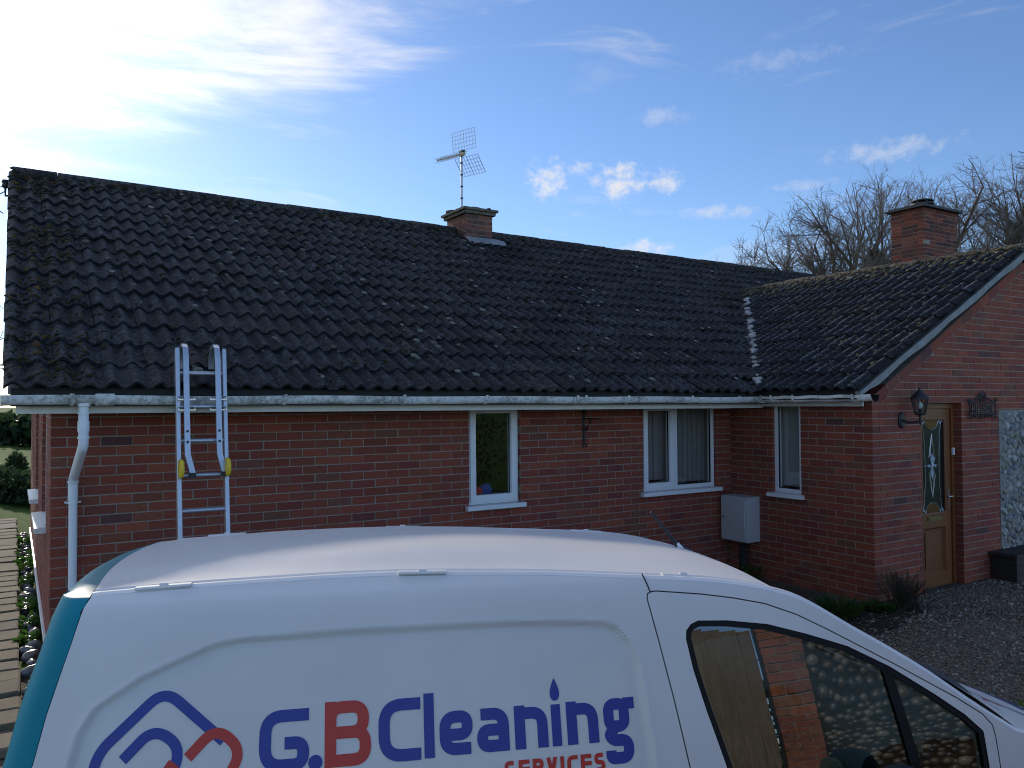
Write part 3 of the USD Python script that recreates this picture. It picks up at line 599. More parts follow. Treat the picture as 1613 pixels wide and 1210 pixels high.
ridge_run(roofp, roof_porch(1.99, SLP), roof_porch(-2.45, SLP), .45, r=.13, tn=(.12, .105, .075))
# moss cushions: on the pans above each lower edge, thickest at the left verge and on the porch ridge
def moss_on(surf, nrm, n, ar, sr, mb, dens, size=(.010, .032), cols=None, ok=None):
    ico = trimesh.creation.icosphere(1, 1.0) if False else trimesh.creation.icosahedron(); made = 0
    for _ in range(n*6):
        if made >= n: break
        a, s_ = rng.uniform(*ar), rng.uniform(*sr)
        if rng.uniform() > dens(a, s_): continue
        f_ = ((s_+.03) % ((sr[1]+.0)/max(1, int(sr[1]/GA))))
        p = surf(np.array([a]), np.array([s_]))[0]
        if ok is not None and not ok(p): continue
        u_ = ((a+.30) % .30)/.30; h = .046*(.5-.5*math.cos(2*math.pi*u_*2+.9))**1.2
        r0 = rng.uniform(*size)*(1+rng.exponential(.25)); v = ico.vertices*(1+rng.uniform(-.25, .25, (len(ico.vertices), 1))); v = v*np.array([r0*rng.uniform(.8, 1.6), r0*rng.uniform(.8, 1.5), r0*.7])
        t1 = surf(np.array([a+.1]), np.array([s_]))[0]-p; t1 /= np.linalg.norm(t1); t2 = np.cross(nrm, t1)
        lift = h+.006+.030*max(0., 1-f_/GA)
        mb.add(p+v[:, :1]*t1+v[:, 1:2]*t2+(v[:, 2:]+lift)*nrm, ico.faces, np.array(cols[rng.integers(len(cols))])*rng.uniform(.6, 1.4)); made += 1
MC = [(.035, .028, .016), (.045, .032, .016), (.028, .026, .018), (.06, .04, .018), (.038, .038, .022), (.022, .020, .018)]
mb = MB()
clus = lambda a, s_: (1. if meshkit.noise(np.array([a*3.1, s_*3.1, 3.])) > .56 else .04)*(.35+.65*math.exp(-max(0, a)/1.5))
moss_on(roof_main, NM, 3600, (-.28, 13), (.05, SLM), mb, clus, (.005, .013), cols=MC)
moss_on(roof_main, NM, 900, (-.29, .25), (.0, SLM), mb, lambda a, s_: 1. if meshkit.noise(np.array([a*6, s_*6, 5.])) > .42 else .1, (.006, .017), cols=MC+[(.10, .062, .02)])
moss_on(roof_main, NM, 900, (-.28, 13), (SLM-.30, SLM-.02), mb, lambda a, s_: 1., (.008, .024), cols=MC)
mb.build('moss', MOSS, roofm, smooth=True, tones=True, kind='stuff')
mb = MB(); MC2 = [(.10, .085, .045), (.08, .07, .04), (.13, .11, .065), (.06, .055, .035), (.17, .155, .11)]
moss_on(roof_porch, NP, 1500, (-2.4, 1.95), (.05, SLP), mb, lambda a, s_: .5, (.004, .011), cols=MC2, ok=lambda p: main_z(p[0], p[1]) < p[2])
moss_on(roof_porch, NP, 900, (-2.4, 1.95), (SLP-.42, SLP-.1), mb, lambda a, s_: 1., (.007, .022), cols=MC2)
mb.build('moss', MOSS, roofp, smooth=True, tones=True, kind='stuff')
# pale lichen rosettes on the tiles
mb = MB()
for _ in range(800):
    a, s_ = rng.uniform(-.2, 12.5), rng.uniform(.1, SLM-.1); u_ = ((a+.30) % .30)/.30
    h = .046*(.5-.5*math.cos(2*math.pi*u_*2+.9))**1.2
    if h < .028: continue
    p = roof_main(np.array([a]), np.array([s_]))[0]
    if a > 6.6 and porch_z(a) > p[2]: continue
    f_ = (s_+.03) % ((SLM-.02)/rows); k_ = 1-f_/((SLM-.02)/rows); r0 = rng.uniform(.013, .040); ico = trimesh.creation.icosphere(1, 1.)
    v = ico.vertices*(1+.3*(meshkit.noise(ico.vertices*2.1+a*9)[:, None]-.5))*np.array([r0, r0*1.15, r0*.30]); t2 = np.cross(NM, [1., 0, 0])
    mb.add(p+v[:, :1]*np.array([1., 0, 0])+v[:, 1:2]*t2+(v[:, 2:]+h+.006+.03*k_)*NM, ico.faces, np.array([(.20, .20, .175), (.16, .17, .145), (.24, .235, .215), (.13, .12, .10)][rng.integers(4)])*rng.uniform(.6, 1.))
mb.build('lichen', MOSS, roofm, smooth=True, tones=True, kind='stuff')
# broken cement fillet down the valley between the two roofs
mb = MB(); v0 = np.array([6.95, -.66, .24]); v1 = np.array([10.1, 2.34, 1.90])
for i in range(120):
    t = rng.uniform(0, .93); p = v0+(v1-v0)*t; p[1] = p[1]-.0; z = max(float(main_z(p[0], p[1])), porch_z(p[0]))
    s_ = trimesh.creation.icosphere(1, 1.); r0 = rng.uniform(.018, .05); v = s_.vertices*(1+.5*(meshkit.noise(s_.vertices*2+i)[:, None]-.5))*np.array([r0*1.1, r0*1.1, r0*.6])
    if meshkit.noise(np.array([t*17, 1., 2.])) > .36: mb.add(p*np.array([1, 1, 0])+(0, 0, z+.05)+v+rng.normal(0, .016, 3)*np.array([1, 1, .4]), s_.faces, np.array((.42, .42, .42))*rng.uniform(.6, 1.1))
mb.build('valley_mortar', MOSS, roofm, smooth=True, tones=True, kind='stuff')
# cement verge along the porch rake and along the left verge
for sgn in (1, -1):
    mb = MB(); a = np.array([6.90 if sgn > 0 else 13.53, YP-.055, .165]); b = np.array([10.215, YP-.055, 1.90])
    d = (b-a)/np.linalg.norm(b-a); upn = np.array([-d[2]*sgn, 0, abs(d[0])]); n = 26
    pts = [a+(b-a)*t for t in np.linspace(0, 1, n)]; V = []
    for i, p in enumerate(pts):
        j_ = rng.normal(0, .004); low = -.062-.008*math.sin(i*.9)
        if i < 2: low *= .55
        V += [p+upn*(.012)+(0, -.012+j_, 0), p+upn*low+(0, -.008+j_, 0), p+upn*low+(0, .05, 0), p+upn*.012+(0, .05, 0)]
    F = [(4*i+j, 4*i+(j+1) % 4, 4*i+4+(j+1) % 4, 4*i+4+j) for i in range(n-1) for j in range(4)]; F = np.array(F); F = F if sgn < 0 else F[:, ::-1]
    mb.add(V, F).add(V, [(0, 1, 2, 3), tuple(4*n-1-q for q in range(4))]); mb.build('verge', VERGE, roofp, smooth=35)
mb = MB(); a, b = roof_main(-.22, .03)-NM*.03, roof_main(-.22, SLM)-NM*.03; mb.beam(a, b, .10, .055, up=NM); mb.build('verge', VERGE, roofm)
# fascia boards, soffit, gutters, brackets
mb = MB(); mb.beam((-.225, -.555, .099), (XP-.06, -.555, .099-.0035*7.1), .018, .128, up=(0, 0, 1)); mb.beam((-.22, -.28, .095), (XP-.06, -.28, .07), .54, .012); mb.build('fascia_board', FASCIA, bung, smooth=30)
mb = MB(); mb.beam((XP-.105, -.545, .08), (XP-.105, YP+.03, .08), .018, .10, up=(0, 0, 1)); mb.beam((XP-.05, -.55, .085), (XP-.05, YP+.03, .085), .095, .012); mb.build('fascia_board', FASCIA, bung, smooth=30)
def gutter_run(p, q, r=.066, name='gutter', capend=(False, False)):
    p, q = np.asarray(p, float), np.asarray(q, float); d = (q-p)/np.linalg.norm(q-p); side = np.cross(d, [0, 0, 1.]); n = 60
    g = np.radians(np.linspace(180, 360, 15)); V = []; pts = [p+(q-p)*t for t in np.linspace(0, 1, n)]
    for i, c in enumerate(pts):
        c = c+np.array([0, 0, .0035*math.sin(i*.45)])
        for R_ in (r, r-.004): V += [c+side*R_*np.cos(t)+np.array([0, 0, 1.])*R_*np.sin(t)*1.05 for t in g]
    m_ = len(g); s_ = 2*m_; F = []
    for i in range(n-1):
        for j in range(m_-1): F += [(i*s_+j, i*s_+j+1, (i+1)*s_+j+1, (i+1)*s_+j), (i*s_+m_+j, (i+1)*s_+m_+j, (i+1)*s_+m_+j+1, i*s_+m_+j+1)]
        for j in (0, m_-1): F.append((i*s_+j, (i+1)*s_+j, (i+1)*s_+m_+j, i*s_+m_+j))
    mb = MB().add(V, F)
    for e, on_ in ((0, capend[0]), (n-1, capend[1])):
        if on_:
            R_ = r+.003; W_ = [pts[e]+side*R_*np.cos(t)+np.array([0, 0, 1.])*R_*np.sin(t)*1.05 for t in g]; o_ = d*(.012 if e else -.012); k_ = len(W_)
            W2_ = [w+o_ for w in W_]; mb.add(W_+W2_, [(j, j+1, k_+j+1, k_+j) for j in range(k_-1)]); mb.add(W2_, [(0, j+1, j) for j in range(1, k_-1)]); mb.add(W2_, [(0, j, j+1) for j in range(1, k_-1)])
    return mb.build(name, GUTTER, bung, smooth=40)
def strap(parent, c, d, r=.069, w=.03, name='gutter_bracket', mat=None, slant=0.):
    d = np.asarray(d, float); side = np.cross(d, [0, 0, 1.]); g = np.radians(np.linspace(172, 368, 15)); V = []
    for e in (-w/2, w/2):
        for R_ in (r+.004, r): V += [np.asarray(c)+d*(e+slant*(-math.cos(t)))+side*R_*np.cos(t)+np.array([0, 0, 1.])*R_*np.sin(t)*1.05 for t in g]
    m_ = len(g); F = []
    for j in range(m_-1): F += [(j, j+1, 2*m_+j+1, 2*m_+j), (j, m_+j, m_+j+1, j+1), (2*m_+j, 2*m_+j+1, 3*m_+j+1, 3*m_+j)]
    F += [(0, 2*m_, 3*m_, m_), (m_-1, 2*m_-1, 4*m_-1, 3*m_-1)]; MB().add(V, F).build(name, mat or GUTTER, parent, smooth=40)
GY, GZ = -.660, .160
gm = gutter_run((-.300, GY, GZ), (XP-.18, GY, GZ-.0035*7), capend=(True, False))
gp = gutter_run((XP-.21, GY+.05, GZ-.02), (XP-.21, -2.075, GZ-.012), capend=(False, True))
for x in (.10, .30, 1.55, 2.55, 3.35, 4.35, 4.45, 4.98, 5.85, 6.55): strap(gm, (x, GY, GZ-.0035*x), (1, 0, 0), name='gutter_bracket' if x not in (.30, 4.35, 4.45) else 'gutter_union', w=.028 if x not in (.30,) else .12)
for y in (-.72, -.86, -1.15, -1.88): strap(gp, (XP-.21, y, GZ-.016), (0, -1, 0), w=.03)
mb = MB(); mb.box((XP-.275, GY-.065, GZ-.092), (XP-.145, GY+.06, GZ-.022)); mb.build('gutter_corner', GUTTER, gm)
# rainwater pipe with its swan neck
mb = MB(); P0 = np.array([.174, GY, GZ-.05]); q_ = [P0, P0+(0, 0, -.12), P0+(0, .0, -.27), P0+(-.001, .012, -.30), P0+(-.004, .05, -.325), (.150, -.13, -.43), (.146, -.09, -.455), (.145, -.07, -.50)]
mb.tube(q_, .033, 14); rp_ = mb.build('rainwater_pipe', UPVC, bung, smooth=40)
mb = MB(); mb.tube([(.145, -.07, -.47), (.145, -.07, -1.0), (.145, -.07, -2.05)], .030, 14); mb.build('pipe_length', UPVC, rp_, smooth=40)
for z0, z1, r0, xy in ((-.02, -.09, .037, (.174, GY)), (.045, .03, .0385, (.174, GY)), (-.125, -.14, .0385, (.174, GY)), (-.475, -.49, .040, (.145, -.07)), (-.495, -.62, .034, (.145, -.07)), (.105, .085, .045, (.174, GY))):
    mb = MB(); mb.tube([(*xy, z0), (*xy, (z0+z1)/2), (*xy, z1)], r0, 16); mb.build('pipe_collar', UPVC, rp_, smooth=40)
for z_ in (-.63, -1.4):
    mb = MB(); mb.tube([(.145, -.07, z_), (.145, -.07, z_-.012)], .038, 16); mb.box((.09, -.05, z_-.012), (.20, .004, z_)); mb.build('pipe_clip', UPVC, rp_, smooth=40)
# white edging strip at the foot of the end wall
mb = MB(); mb.beam((-.012, .05, -1.79), (-.012, 7.7, -1.83), .022, .05); mb.build('plinth_strip', UPVC, bung)

# ---- chimneys
def chimney(x0, x1, y0, y1, z0, z1, label, cap_over, cap_h, tone, nb=True):
    mb = MB(); mb.box((x0+.005, y0+.005, z0), (x1-.005, y1-.005, z1)); ch = mb.build('chimney', MORTAR, bung, label=label); rst = MB(); n = 0
    k = 0; z = z1
    while z > z0:
        for (o, u_, L_) in (((x0, y0, 0), (1, 0, 0), x1-x0), ((x0, y1, 0), (0, -1, 0), y1-y0)):
            fr = Frame(o, u_); end_long = k % 2 == 0; a = 0.
            isf = u_[0] == 1
            lens = []; 
            a = 0. if (isf == end_long) else .1025*1.09
            b_end = L_ if True else L_
            if not isf: a = 0.0; b_end = L_ if end_long is False else L_-.11
            while a < b_end-.03:
                Lb = .2155 if not (a == 0. and not end_long and isf) else .2155
                b = min(a+Lb, b_end); b = b_end if b_end-b < .045 else b
                m2 = MB() if True else rst; t_ = np.array(tone[rng.integers(len(tone))])*rng.uniform(.75, 1.25); fr.box(m2, (a, z-.070, -.10), (b, z-.005, rng.normal(.0, .002)), t_)
                if fr.n[1] < -.5 or fr.n[0] < -.5: m2.build('brick', OLDBRICK, ch, tones=True)
                a = b+.0095
        k += 1; z -= .075
    mb = MB(); mb.box((x0-cap_over, y0-cap_over, z1), (x1+cap_over, y1+cap_over, z1+cap_h)); v = mb.v[0]
    return ch, mb
TC2 = [(.19, .045, .028), (.23, .062, .035), (.13, .036, .028), (.17, .06, .04), (.085, .032, .03)]
TC1 = [(.22, .075, .05), (.16, .065, .05), (.27, .12, .08), (.13, .06, .05)]
c2, cap = chimney(14.10, 15.22, 1.66, 2.30, 1.2, 3.68, 'tall square red brick chimney behind the porch roof', .06, .0, TC2)
mb = MB(); mb.box((14.02, 1.58, 3.684), (15.30, 2.38, 3.712)); mb.box((14.06, 1.62, 3.712), (15.26, 2.34, 3.745)); mb.build('chimney_cap', simple('dark_slate', (.045, .045, .05), .8, .25, 8.), c2)
ter = simple('sooty_metal', (.03, .03, .032), .6, .2, 20.)
mb = MB(); cx, cy = 14.62, 1.98
mb.tube([(cx, cy, 3.74), (cx, cy, 3.84)], .15, 14); mb.tube([(cx, cy, 3.84), (cx, cy, 3.865)], .21, 14)
for t in range(6): mb.box((cx+.16*math.cos(t*1.047)-.012, cy+.16*math.sin(t*1.047)-.012, 3.86), (cx+.16*math.cos(t*1.047)+.012, cy+.16*math.sin(t*1.047)+.012, 3.915))
mb.tube([(cx, cy, 3.91), (cx, cy, 3.93), (cx, cy, 3.96)], [.20, .19, .05], 14); mb.build('chimney_cowl', ter, c2, smooth=35)
c1, cap = chimney(5.43, 5.88, 3.47, 4.08, 2.3, 2.895, 'squat weathered brick chimney on the main ridge', .06, .0, TC1)
mb = MB(); mb.box((5.39, 3.43, 2.90), (5.92, 4.12, 2.95)); mb.box((5.36, 3.40, 2.95), (5.95, 4.15, 2.985)); mb.build('chimney_cap', simple('mossy_cement', (.13, .115, .09), .95, .45, 16., .2, (40, .9, .01)), c1)
mb = MB()
for i in range(60):
    p = np.array([rng.uniform(5.38, 5.93), rng.uniform(3.42, 4.13), 2.988]); s_ = trimesh.creation.icosphere(1, 1.); r0 = rng.uniform(.012, .03); mb.add(p+s_.vertices*np.array([r0*1.4, r0*1.4, r0*.6]), s_.faces, np.array((.05, .045, .03))*rng.uniform(.6, 1.5))
mb.build('moss', MOSS, c1, smooth=True, tones=True, kind='stuff')
mb = MB(); mb.tube([(5.70, 3.75, 2.99), (5.70, 3.75, 3.055)], .13, 16, cap=True); mb.build('chimney_pot', simple('old_clay', (.16, .11, .085), .9, .3, 14.), c1, smooth=40)
mb = MB(); mb.tube([(5.50, 4.0, 2.995), (5.50, 4.0, 3.01), (5.50, 4.0, 3.035)], [.06, .12, .125], 14); mb.build('chimney_pot', ter, c1, smooth=40)
mb = MB(); zz = float(main_z(5.6, 3.47)); mb.add([(5.40, 3.462, zz+.10), (5.93, 3.462, zz+.10), (5.96, 3.30, float(main_z(5.98, 3.30))+.075), (5.40, 3.30, float(main_z(5.38, 3.3))+.075), (6.08, 3.462, zz+.08), (6.06, 3.32, float(main_z(6.12, 3.32))+.075)], [(0, 3, 2), (0, 2, 1), (1, 2, 5), (1, 5, 4)]); mb.build('lead_flashing', LEAD, c1)

it = thing('cloth_bundle', 'red and blue cloth bundle on the inner sill of the single window', 'cloth', (3.75, .16, -.85))
for k_, (cx, cy, cz, rx, rz, nm) in enumerate([(3.72, .14, -.80, .07, .045, 'red_cloth'), (3.83, .15, -.79, .07, .06, 'blue_cloth'), (3.68, .16, -.56, .03, .07, 'red_toy')]):
    s_ = trimesh.creation.icosphere(3, 1.); v = s_.vertices*(1+.5*(meshkit.noise(s_.vertices*3+k_*9)[:, None]-.5))*np.array([rx, .05, rz])+(cx, cy, cz); MB().add(v, s_.faces).build(nm, [simple('red_cloth', (.5, .03, .03), .9), simple('blue_cloth', (.03, .05, .25), .9), simple('red_toy', (.45, .04, .04), .6)][k_], it, smooth=True)
# ------------------------------------------------------------------ the van
VTH = math.radians(-21); VF = np.array([math.cos(VTH), math.sin(VTH), 0]); VL = np.array([-math.sin(VTH), math.cos(VTH), 0])
VP = np.array([1.29789, -4.62758, -0.49492]); VO = VP+VL*.62                # s = 0 on the van's centre line at rail height
def vw(s, t, z):
    s, t, z = np.broadcast_arrays(np.asarray(s, float), np.asarray(t, float), np.asarray(z, float)); return VO+s[..., None]*VF+t[..., None]*VL+(z-.030*(t+.62))[..., None]*np.array([0, 0, 1.])      # it leans a little away, the drive is not level
ZT = [-1.7, -1.5, -1.2, -1.0, -.8, -.6, -.4, -.2, -.08, -.03, 0, .05]; WT = [.84, .88, .90, .895, .865, .83, .78, .727, .692, .668, .640, .60]
from scipy.interpolate import PchipInterpolator
_W = PchipInterpolator(ZT, WT)
def Wd(s, z): return _W(np.clip(z, -1.7, .05))-.045*np.maximum(0, s-.9)**1.7-.03*np.maximum(0, -1.2-s)**1.5
RAIL = [(-1.414, -.004), (-1.041, .009), (-.598, .015), (-.11, .001), (.335, -.027), (.61, -.05), (.795, -.081), (.881, -.104), (1.125, -.239), (1.36, -.379), (1.549, -.511), (1.72, -.62)]
FEND = [(1.97, -.76), (2.2, -.87), (2.4, -.97), (2.50, -1.08), (2.53, -1.25), (2.50, -1.5)]
_zr = PchipInterpolator(*zip(*RAIL)); _zf = PchipInterpolator(*zip(*([(1.549, -.511), (1.72, -.62)]+FEND[:4])))
SEAM = [(-1.79, -1.45), (-1.70, -1.0), (-1.60, -.72), (-1.521, -.443), (-1.498, -.319), (-1.475, -.228), (-1.447, -.121), (-1.427, -.032)]
rail_d = [(s, float(_zr(s))) for s in np.linspace(-1.414, 1.72, 60)]
AX = [(-1.13, -1.43), (1.60, -1.43)]
side_out = Polygon(SEAM+rail_d+FEND+[(-1.79, -1.5)]).difference(unary_union([Point(*a).buffer(.36, 20) for a in AX]))
DOORP = Polygon([(.52, -1.46), (.50, -.9), (.450, -.608), (.418, -.403), (.384, -.215), (.360, -.090), (.363, -.076), (.376, -.070), (.394, -.069), (.553, -.086), (.67, -.104), (.785, -.128), (.90, -.170), (1.012, -.226), (1.243, -.35), (1.477, -.481), (1.572, -.542), (1.605, -.58), (1.61, -.617), (1.615, -.9), (1.58, -1.05), (1.27, -1.12), (1.2, -1.3), (1.19, -1.46)])
GLO = Polygon([(.60, -.735), (.575, -.619), (.526, -.448), (.495, -.321), (.481, -.225), (.485, -.198), (.503, -.179), (.531, -.168), (.637, -.173), (.785, -.193), (.929, -.233), (1.076, -.281), (1.228, -.357), (1.388, -.458), (1.50, -.535), (1.565, -.595), (1.57, -.79), (1.3, -.775), (.9, -.75)]).buffer(-.012).buffer(.012)
GROOVE = Polygon([(-1.66, -1.0), (-1.52, -.72), (-1.44, -.50), (-1.429, -.456), (-1.408, -.371), (-1.37, -.309), (-1.246, -.232), (-1.072, -.163), (-1.03, -.150), (-.971, -.143), (-.646, -.136), (-.127, -.139), (.12, -.150), (.199, -.158), (.241, -.174), (.283, -.221), (.309, -.290), (.327, -.53), (.37, -1.0)])
def grid_clip(P, h):
    """triangulates a polygon on a grid so that it can be bent: (2D points, faces)"""
    x0, y0, x1, y1 = P.bounds; xs_, ys_ = np.arange(math.floor(x0/h)*h, x1+h, h), np.arange(math.floor(y0/h)*h, y1+h, h)
    X, Y = np.meshgrid(xs_[:-1], ys_[:-1], indexing='ij'); X, Y = X.ravel(), Y.ravel(); B = shapely.box(X, Y, X+h, Y+h)
    shapely.prepare(P); bd = P.boundary; shapely.prepare(bd)
    cut = shapely.intersects(bd, B); ins = shapely.contains(P, B) & ~cut
    V, F, n = [], [], 0
    for x, y in zip(X[ins], Y[ins]): V += [(x, y), (x+h, y), (x+h, y+h), (x, y+h)]; F += [(n, n+1, n+2), (n, n+2, n+3)]; n += 4
    for b in np.asarray(B, object)[cut]:
        g = P.intersection(b)
        for q in getattr(g, 'geoms', [g]):
            if q.geom_type != 'Polygon' or q.area < 1e-9: continue
            v, f = trimesh.creation.triangulate_polygon(q, engine='earcut'); V += [tuple(a) for a in v]; F += [tuple(a+n) for a in f]; n += len(v)
    V, F = np.array(V), np.array(F); key, inv = np.unique(np.round(V, 6), axis=0, return_inverse=True); F = inv.ravel()[F]
    F = F[(F[:, 0] != F[:, 1]) & (F[:, 1] != F[:, 2]) & (F[:, 0] != F[:, 2])]
    a = key[F]; ar = (a[:, 1, 0]-a[:, 0, 0])*(a[:, 2, 1]-a[:, 0, 1])-(a[:, 1, 1]-a[:, 0, 1])*(a[:, 2, 0]-a[:, 0, 0]); F[ar < 0] = F[ar < 0][:, ::-1]
    return key, F
def inset(pts):                                                  # the shallow recess pressed into the load-bay side
    p = shapely.points(pts); ins = shapely.contains(GROOVE, p); d = shapely.distance(GROOVE.boundary, p)
    return np.where(ins, .016*sstep(0, .012, d)-.004*sstep(.016, .06, d), -.003*np.exp(-(d/.012)**2))
def skin(P, h, out=0., thick=0., side=-1, groove=True, name=None, mat=None, parent=None, smooth=40):
    v, f = grid_clip(P, h); w = Wd(v[:, 0], v[:, 1])+out-(inset(v) if groove else 0)
    V = vw(v[:, 0], side*w, v[:, 1]); F = f if side < 0 else f[:, ::-1]
    mb = MB().add(V, F)
    if thick: V2 = vw(v[:, 0], side*(w-thick), v[:, 1]); mb.add(V2, F[:, ::-1])
    return mb.build(name, mat, parent, smooth=smooth)
van = thing('panel_van', 'white panel van with teal rear corners and blue and red cleaning lettering', 'van', VO-np.array([0, 0, 1.74]))
bodyP = side_out.difference(DOORP.buffer(.004))
for side in (-1, 1):
    skin(bodyP, .0095 if side < 0 else .05, 0, 0, side, name='body_side', mat=WHITEV, parent=van)
    d_ = skin(DOORP.difference(GLO), .02, 0, 0, side, groove=False, name='door', mat=WHITEV, parent=van)
    # dark shut line and inner door skin behind
    skin(DOORP.buffer(.02).difference(GLO.buffer(-.03)), .04, -.022, 0, side, groove=False, name='door_lining', mat=TRIM, parent=d_)
    skin(GLO.buffer(.001).difference(GLO.buffer(-.020)), .02, -.002, .02, side, groove=False, name='window_seal', mat=SEAL, parent=d_)
    skin(GLO.buffer(-.018), .04, -.010, 0, side, groove=False, name='window_glass', mat=VANGLASS, parent=d_)
    skin(Polygon([(1.196, -.343), (1.236, -.370), (1.312, -.775), (1.270, -.772)]), .03, -.003, .02, side, groove=False, name='quarter_bar', mat=SEAL, parent=d_)
    m_ = MB(); m_.tm(trimesh.creation.icosphere(3, 1.)); v = m_.v[0]; vv = np.sign(v)*np.abs(v)**.75
    m_.v[0] = vw(1.13+vv[:, 0]*.075, side*(.985+vv[:, 1]*.115), -.735+vv[:, 2]*.12); mi = m_.build('door_mirror', BLACKP, d_, smooth=True) if False else m_.build('door_mirror', BLACKP, van, smooth=True)
    gm_ = MB(); ang = np.linspace(0, 2*np.pi, 24, endpoint=False); ex = np.sign(np.cos(ang))*np.abs(np.cos(ang))**.6; ez = np.sign(np.sin(ang))*np.abs(np.sin(ang))**.6
    P_ = vw(1.046+.0*ex, side*(.985+ex*.088), -.735+ez*.095); gm_.add(P_, [(0, j, j+1) for j in range(1, 23)]); gm_.add(P_, [(0, j+1, j) for j in range(1, 23)])
    gm_.build('mirror_glass', CHROME, mi)
    m_ = MB(); m_.beam(vw(1.18, side*.80, -.76), vw(1.15, side*.90, -.73), .07, .06); m_.build('mirror_arm', BLACKP, mi)
# roof: crowned, with a pressed gutter along each rail; the header bows forward
def roof_s(s, k, edge_front=.03, edge_back=.045): return s+k*(edge_front*sstep(.0, .84, s)-edge_back*sstep(-.9, -1.41, s))
TG = np.r_[np.linspace(-1, -.86, 24), np.linspace(-.84, .84, 41), np.linspace(.86, 1, 24)]; ns, nt = 80, len(TG); S_, T_ = np.meshgrid(np.linspace(-1.414, .84, ns), TG, indexing='ij'); k_ = 1-T_**2
def rail_top(s, T):                                             # between the two rails
    hw = Wd(s, _zr(np.clip(s, -1.414, 1.72))); z = _zr(np.clip(s, -1.414, 1.72)); return hw, z
hw_, zz_ = rail_top(S_, T_); d_ = (1-np.abs(T_))*hw_
Z_ = zz_+.050*(1-np.abs(T_)**2.2)*(.55+.45*sstep(-1.5, -.9, S_))*(1-.75*sstep(-.3, .84, S_))*sstep(.040, .30, d_)**.6+.010*sstep(0, .022, d_)-.024*sstep(.034, .040, d_)*(1-sstep(.052, .064, d_))
V = vw(roof_s(S_, k_), T_*hw_, Z_).reshape(-1, 3); F = [(i*nt+j, (i+1)*nt+j, (i+1)*nt+j+1, i*nt+j+1) for i in range(ns-1) for j in range(nt-1)]
MB().add(V, F).build('roof', WHITEV, van, smooth=True)
# windscreen and its pillars
nv, nt = 26, 25; s_e = np.linspace(.84, 1.70, nv); S_, T_ = np.meshgrid(s_e, np.linspace(-1, 1, nt), indexing='ij'); v_ = (S_-.84)/.86; k_ = 1-T_**2
hw_ = Wd(S_, _zr(S_))-.012; V = vw(S_+k_*.03, T_*hw_, _zr(S_)-.012-.02*k_*v_).reshape(-1, 3)
F = [(i*nt+j, (i+1)*nt+j, (i+1)*nt+j+1, i*nt+j+1) for i in range(nv-1) for j in range(nt-1)]; MB().add(V, F).build('windscreen', VANGLASS, van, smooth=True)
for side in (-1, 1):
    m_ = MB(); ss_ = np.linspace(.80, 1.74, 30); zz = _zr(np.clip(ss_, -1.4, 1.72)); w_ = Wd(ss_, zz)
    A_ = [vw(ss_, side*w_, zz-.001), vw(ss_+.012, side*(w_-.014), zz+.006), vw(ss_+.02, side*(w_-.05), zz+.006), vw(ss_+.025, side*(w_-.075), zz-.008)]
    V = np.concatenate(A_); n = 30; F = [(r*n+i, r*n+i+1, (r+1)*n+i+1, (r+1)*n+i) for r in range(3) for i in range(n-1)]; F = np.array(F); F = F if side < 0 else F[:, ::-1]
    m_.add(V, F).build('windscreen_pillar', WHITEV, van, smooth=True)
# bonnet, wings, front
nb, nt = 22, 25; S_, T_ = np.meshgrid(np.linspace(1.78, 2.47, nb), np.linspace(-1, 1, nt), indexing='ij'); k_ = 1-np.abs(T_)**2.4
def bonnet_pt(S_, T_):
    k_ = 1-np.abs(T_)**2.4; z = _zf(np.clip(S_, 1.6, 2.49)); hw = Wd(S_, z)-.055
    return vw(S_+k_*.10*sstep(1.9, 2.47, S_), T_*hw, z+.014+k_*.088-.05*k_*sstep(2.25, 2.5, S_))
V = bonnet_pt(S_, T_).reshape(-1, 3); F = [(i*nt+j, (i+1)*nt+j, (i+1)*nt+j+1, i*nt+j+1) for i in range(nb-1) for j in range(nt-1)]; bn = MB().add(V, F).build('bonnet', WHITEV, van, smooth=True)
m_ = MB(); k_ = np.linspace(-1, 1, 25)
V = np.vstack([bonnet_pt(np.full(25, 1.785), k_)-(0, 0, .02), vw(1.70+(1-k_**2)*.24, k_*.70, -.63+(1-k_**2)*.02)]); m_.add(V, [(j, j+1, 25+j+1, 25+j) for j in range(24)]); m_.build('scuttle', BLACKP, van)
for side in (-1, 1):
    ss_ = np.linspace(1.70, 2.50, 30); zz = _zf(np.clip(ss_, 1.55, 2.49)); w_ = Wd(ss_, zz)
    A_ = [vw(ss_, side*w_, zz-.001), vw(ss_, side*(w_-.02), zz+.010), vw(ss_, side*(w_-.046), zz+.012), vw(ss_, side*(w_-.05), zz-.02)]; V = np.concatenate(A_); n = 30
    F = np.array([(r*n+i, r*n+i+1, (r+1)*n+i+1, (r+1)*n+i) for r in range(3) for i in range(n-1)]); F = F if side < 0 else F[:, ::-1]; MB().add(V, F).build('front_wing', WHITEV, van, smooth=True)
    V = np.vstack([vw(np.linspace(1.92, 2.12, 8), side*(Wd(np.linspace(1.92, 2.12, 8), -.78)-.058), _zf(np.linspace(1.92, 2.12, 8))-.004), vw(np.linspace(1.92, 2.12, 8), side*(Wd(np.linspace(1.92, 2.12, 8), -.78)-.085), _zf(np.linspace(1.92, 2.12, 8))+.008)])
    MB().add(V, [(j, j+1, 9+j, 8+j) for j in range(7)]).build('headlight', HEADL, van)
k_ = np.linspace(-1, 1, 21); L_ = []
for s_, z_ in ((2.50, -1.02), (2.56, -1.10), (2.58, -1.25), (2.60, -1.4), (2.54, -1.55)): L_.append(vw(s_+(1-np.abs(k_)**3)*.09-.05, k_*(Wd(2.45, z_)-.01), np.full(21, z_)))
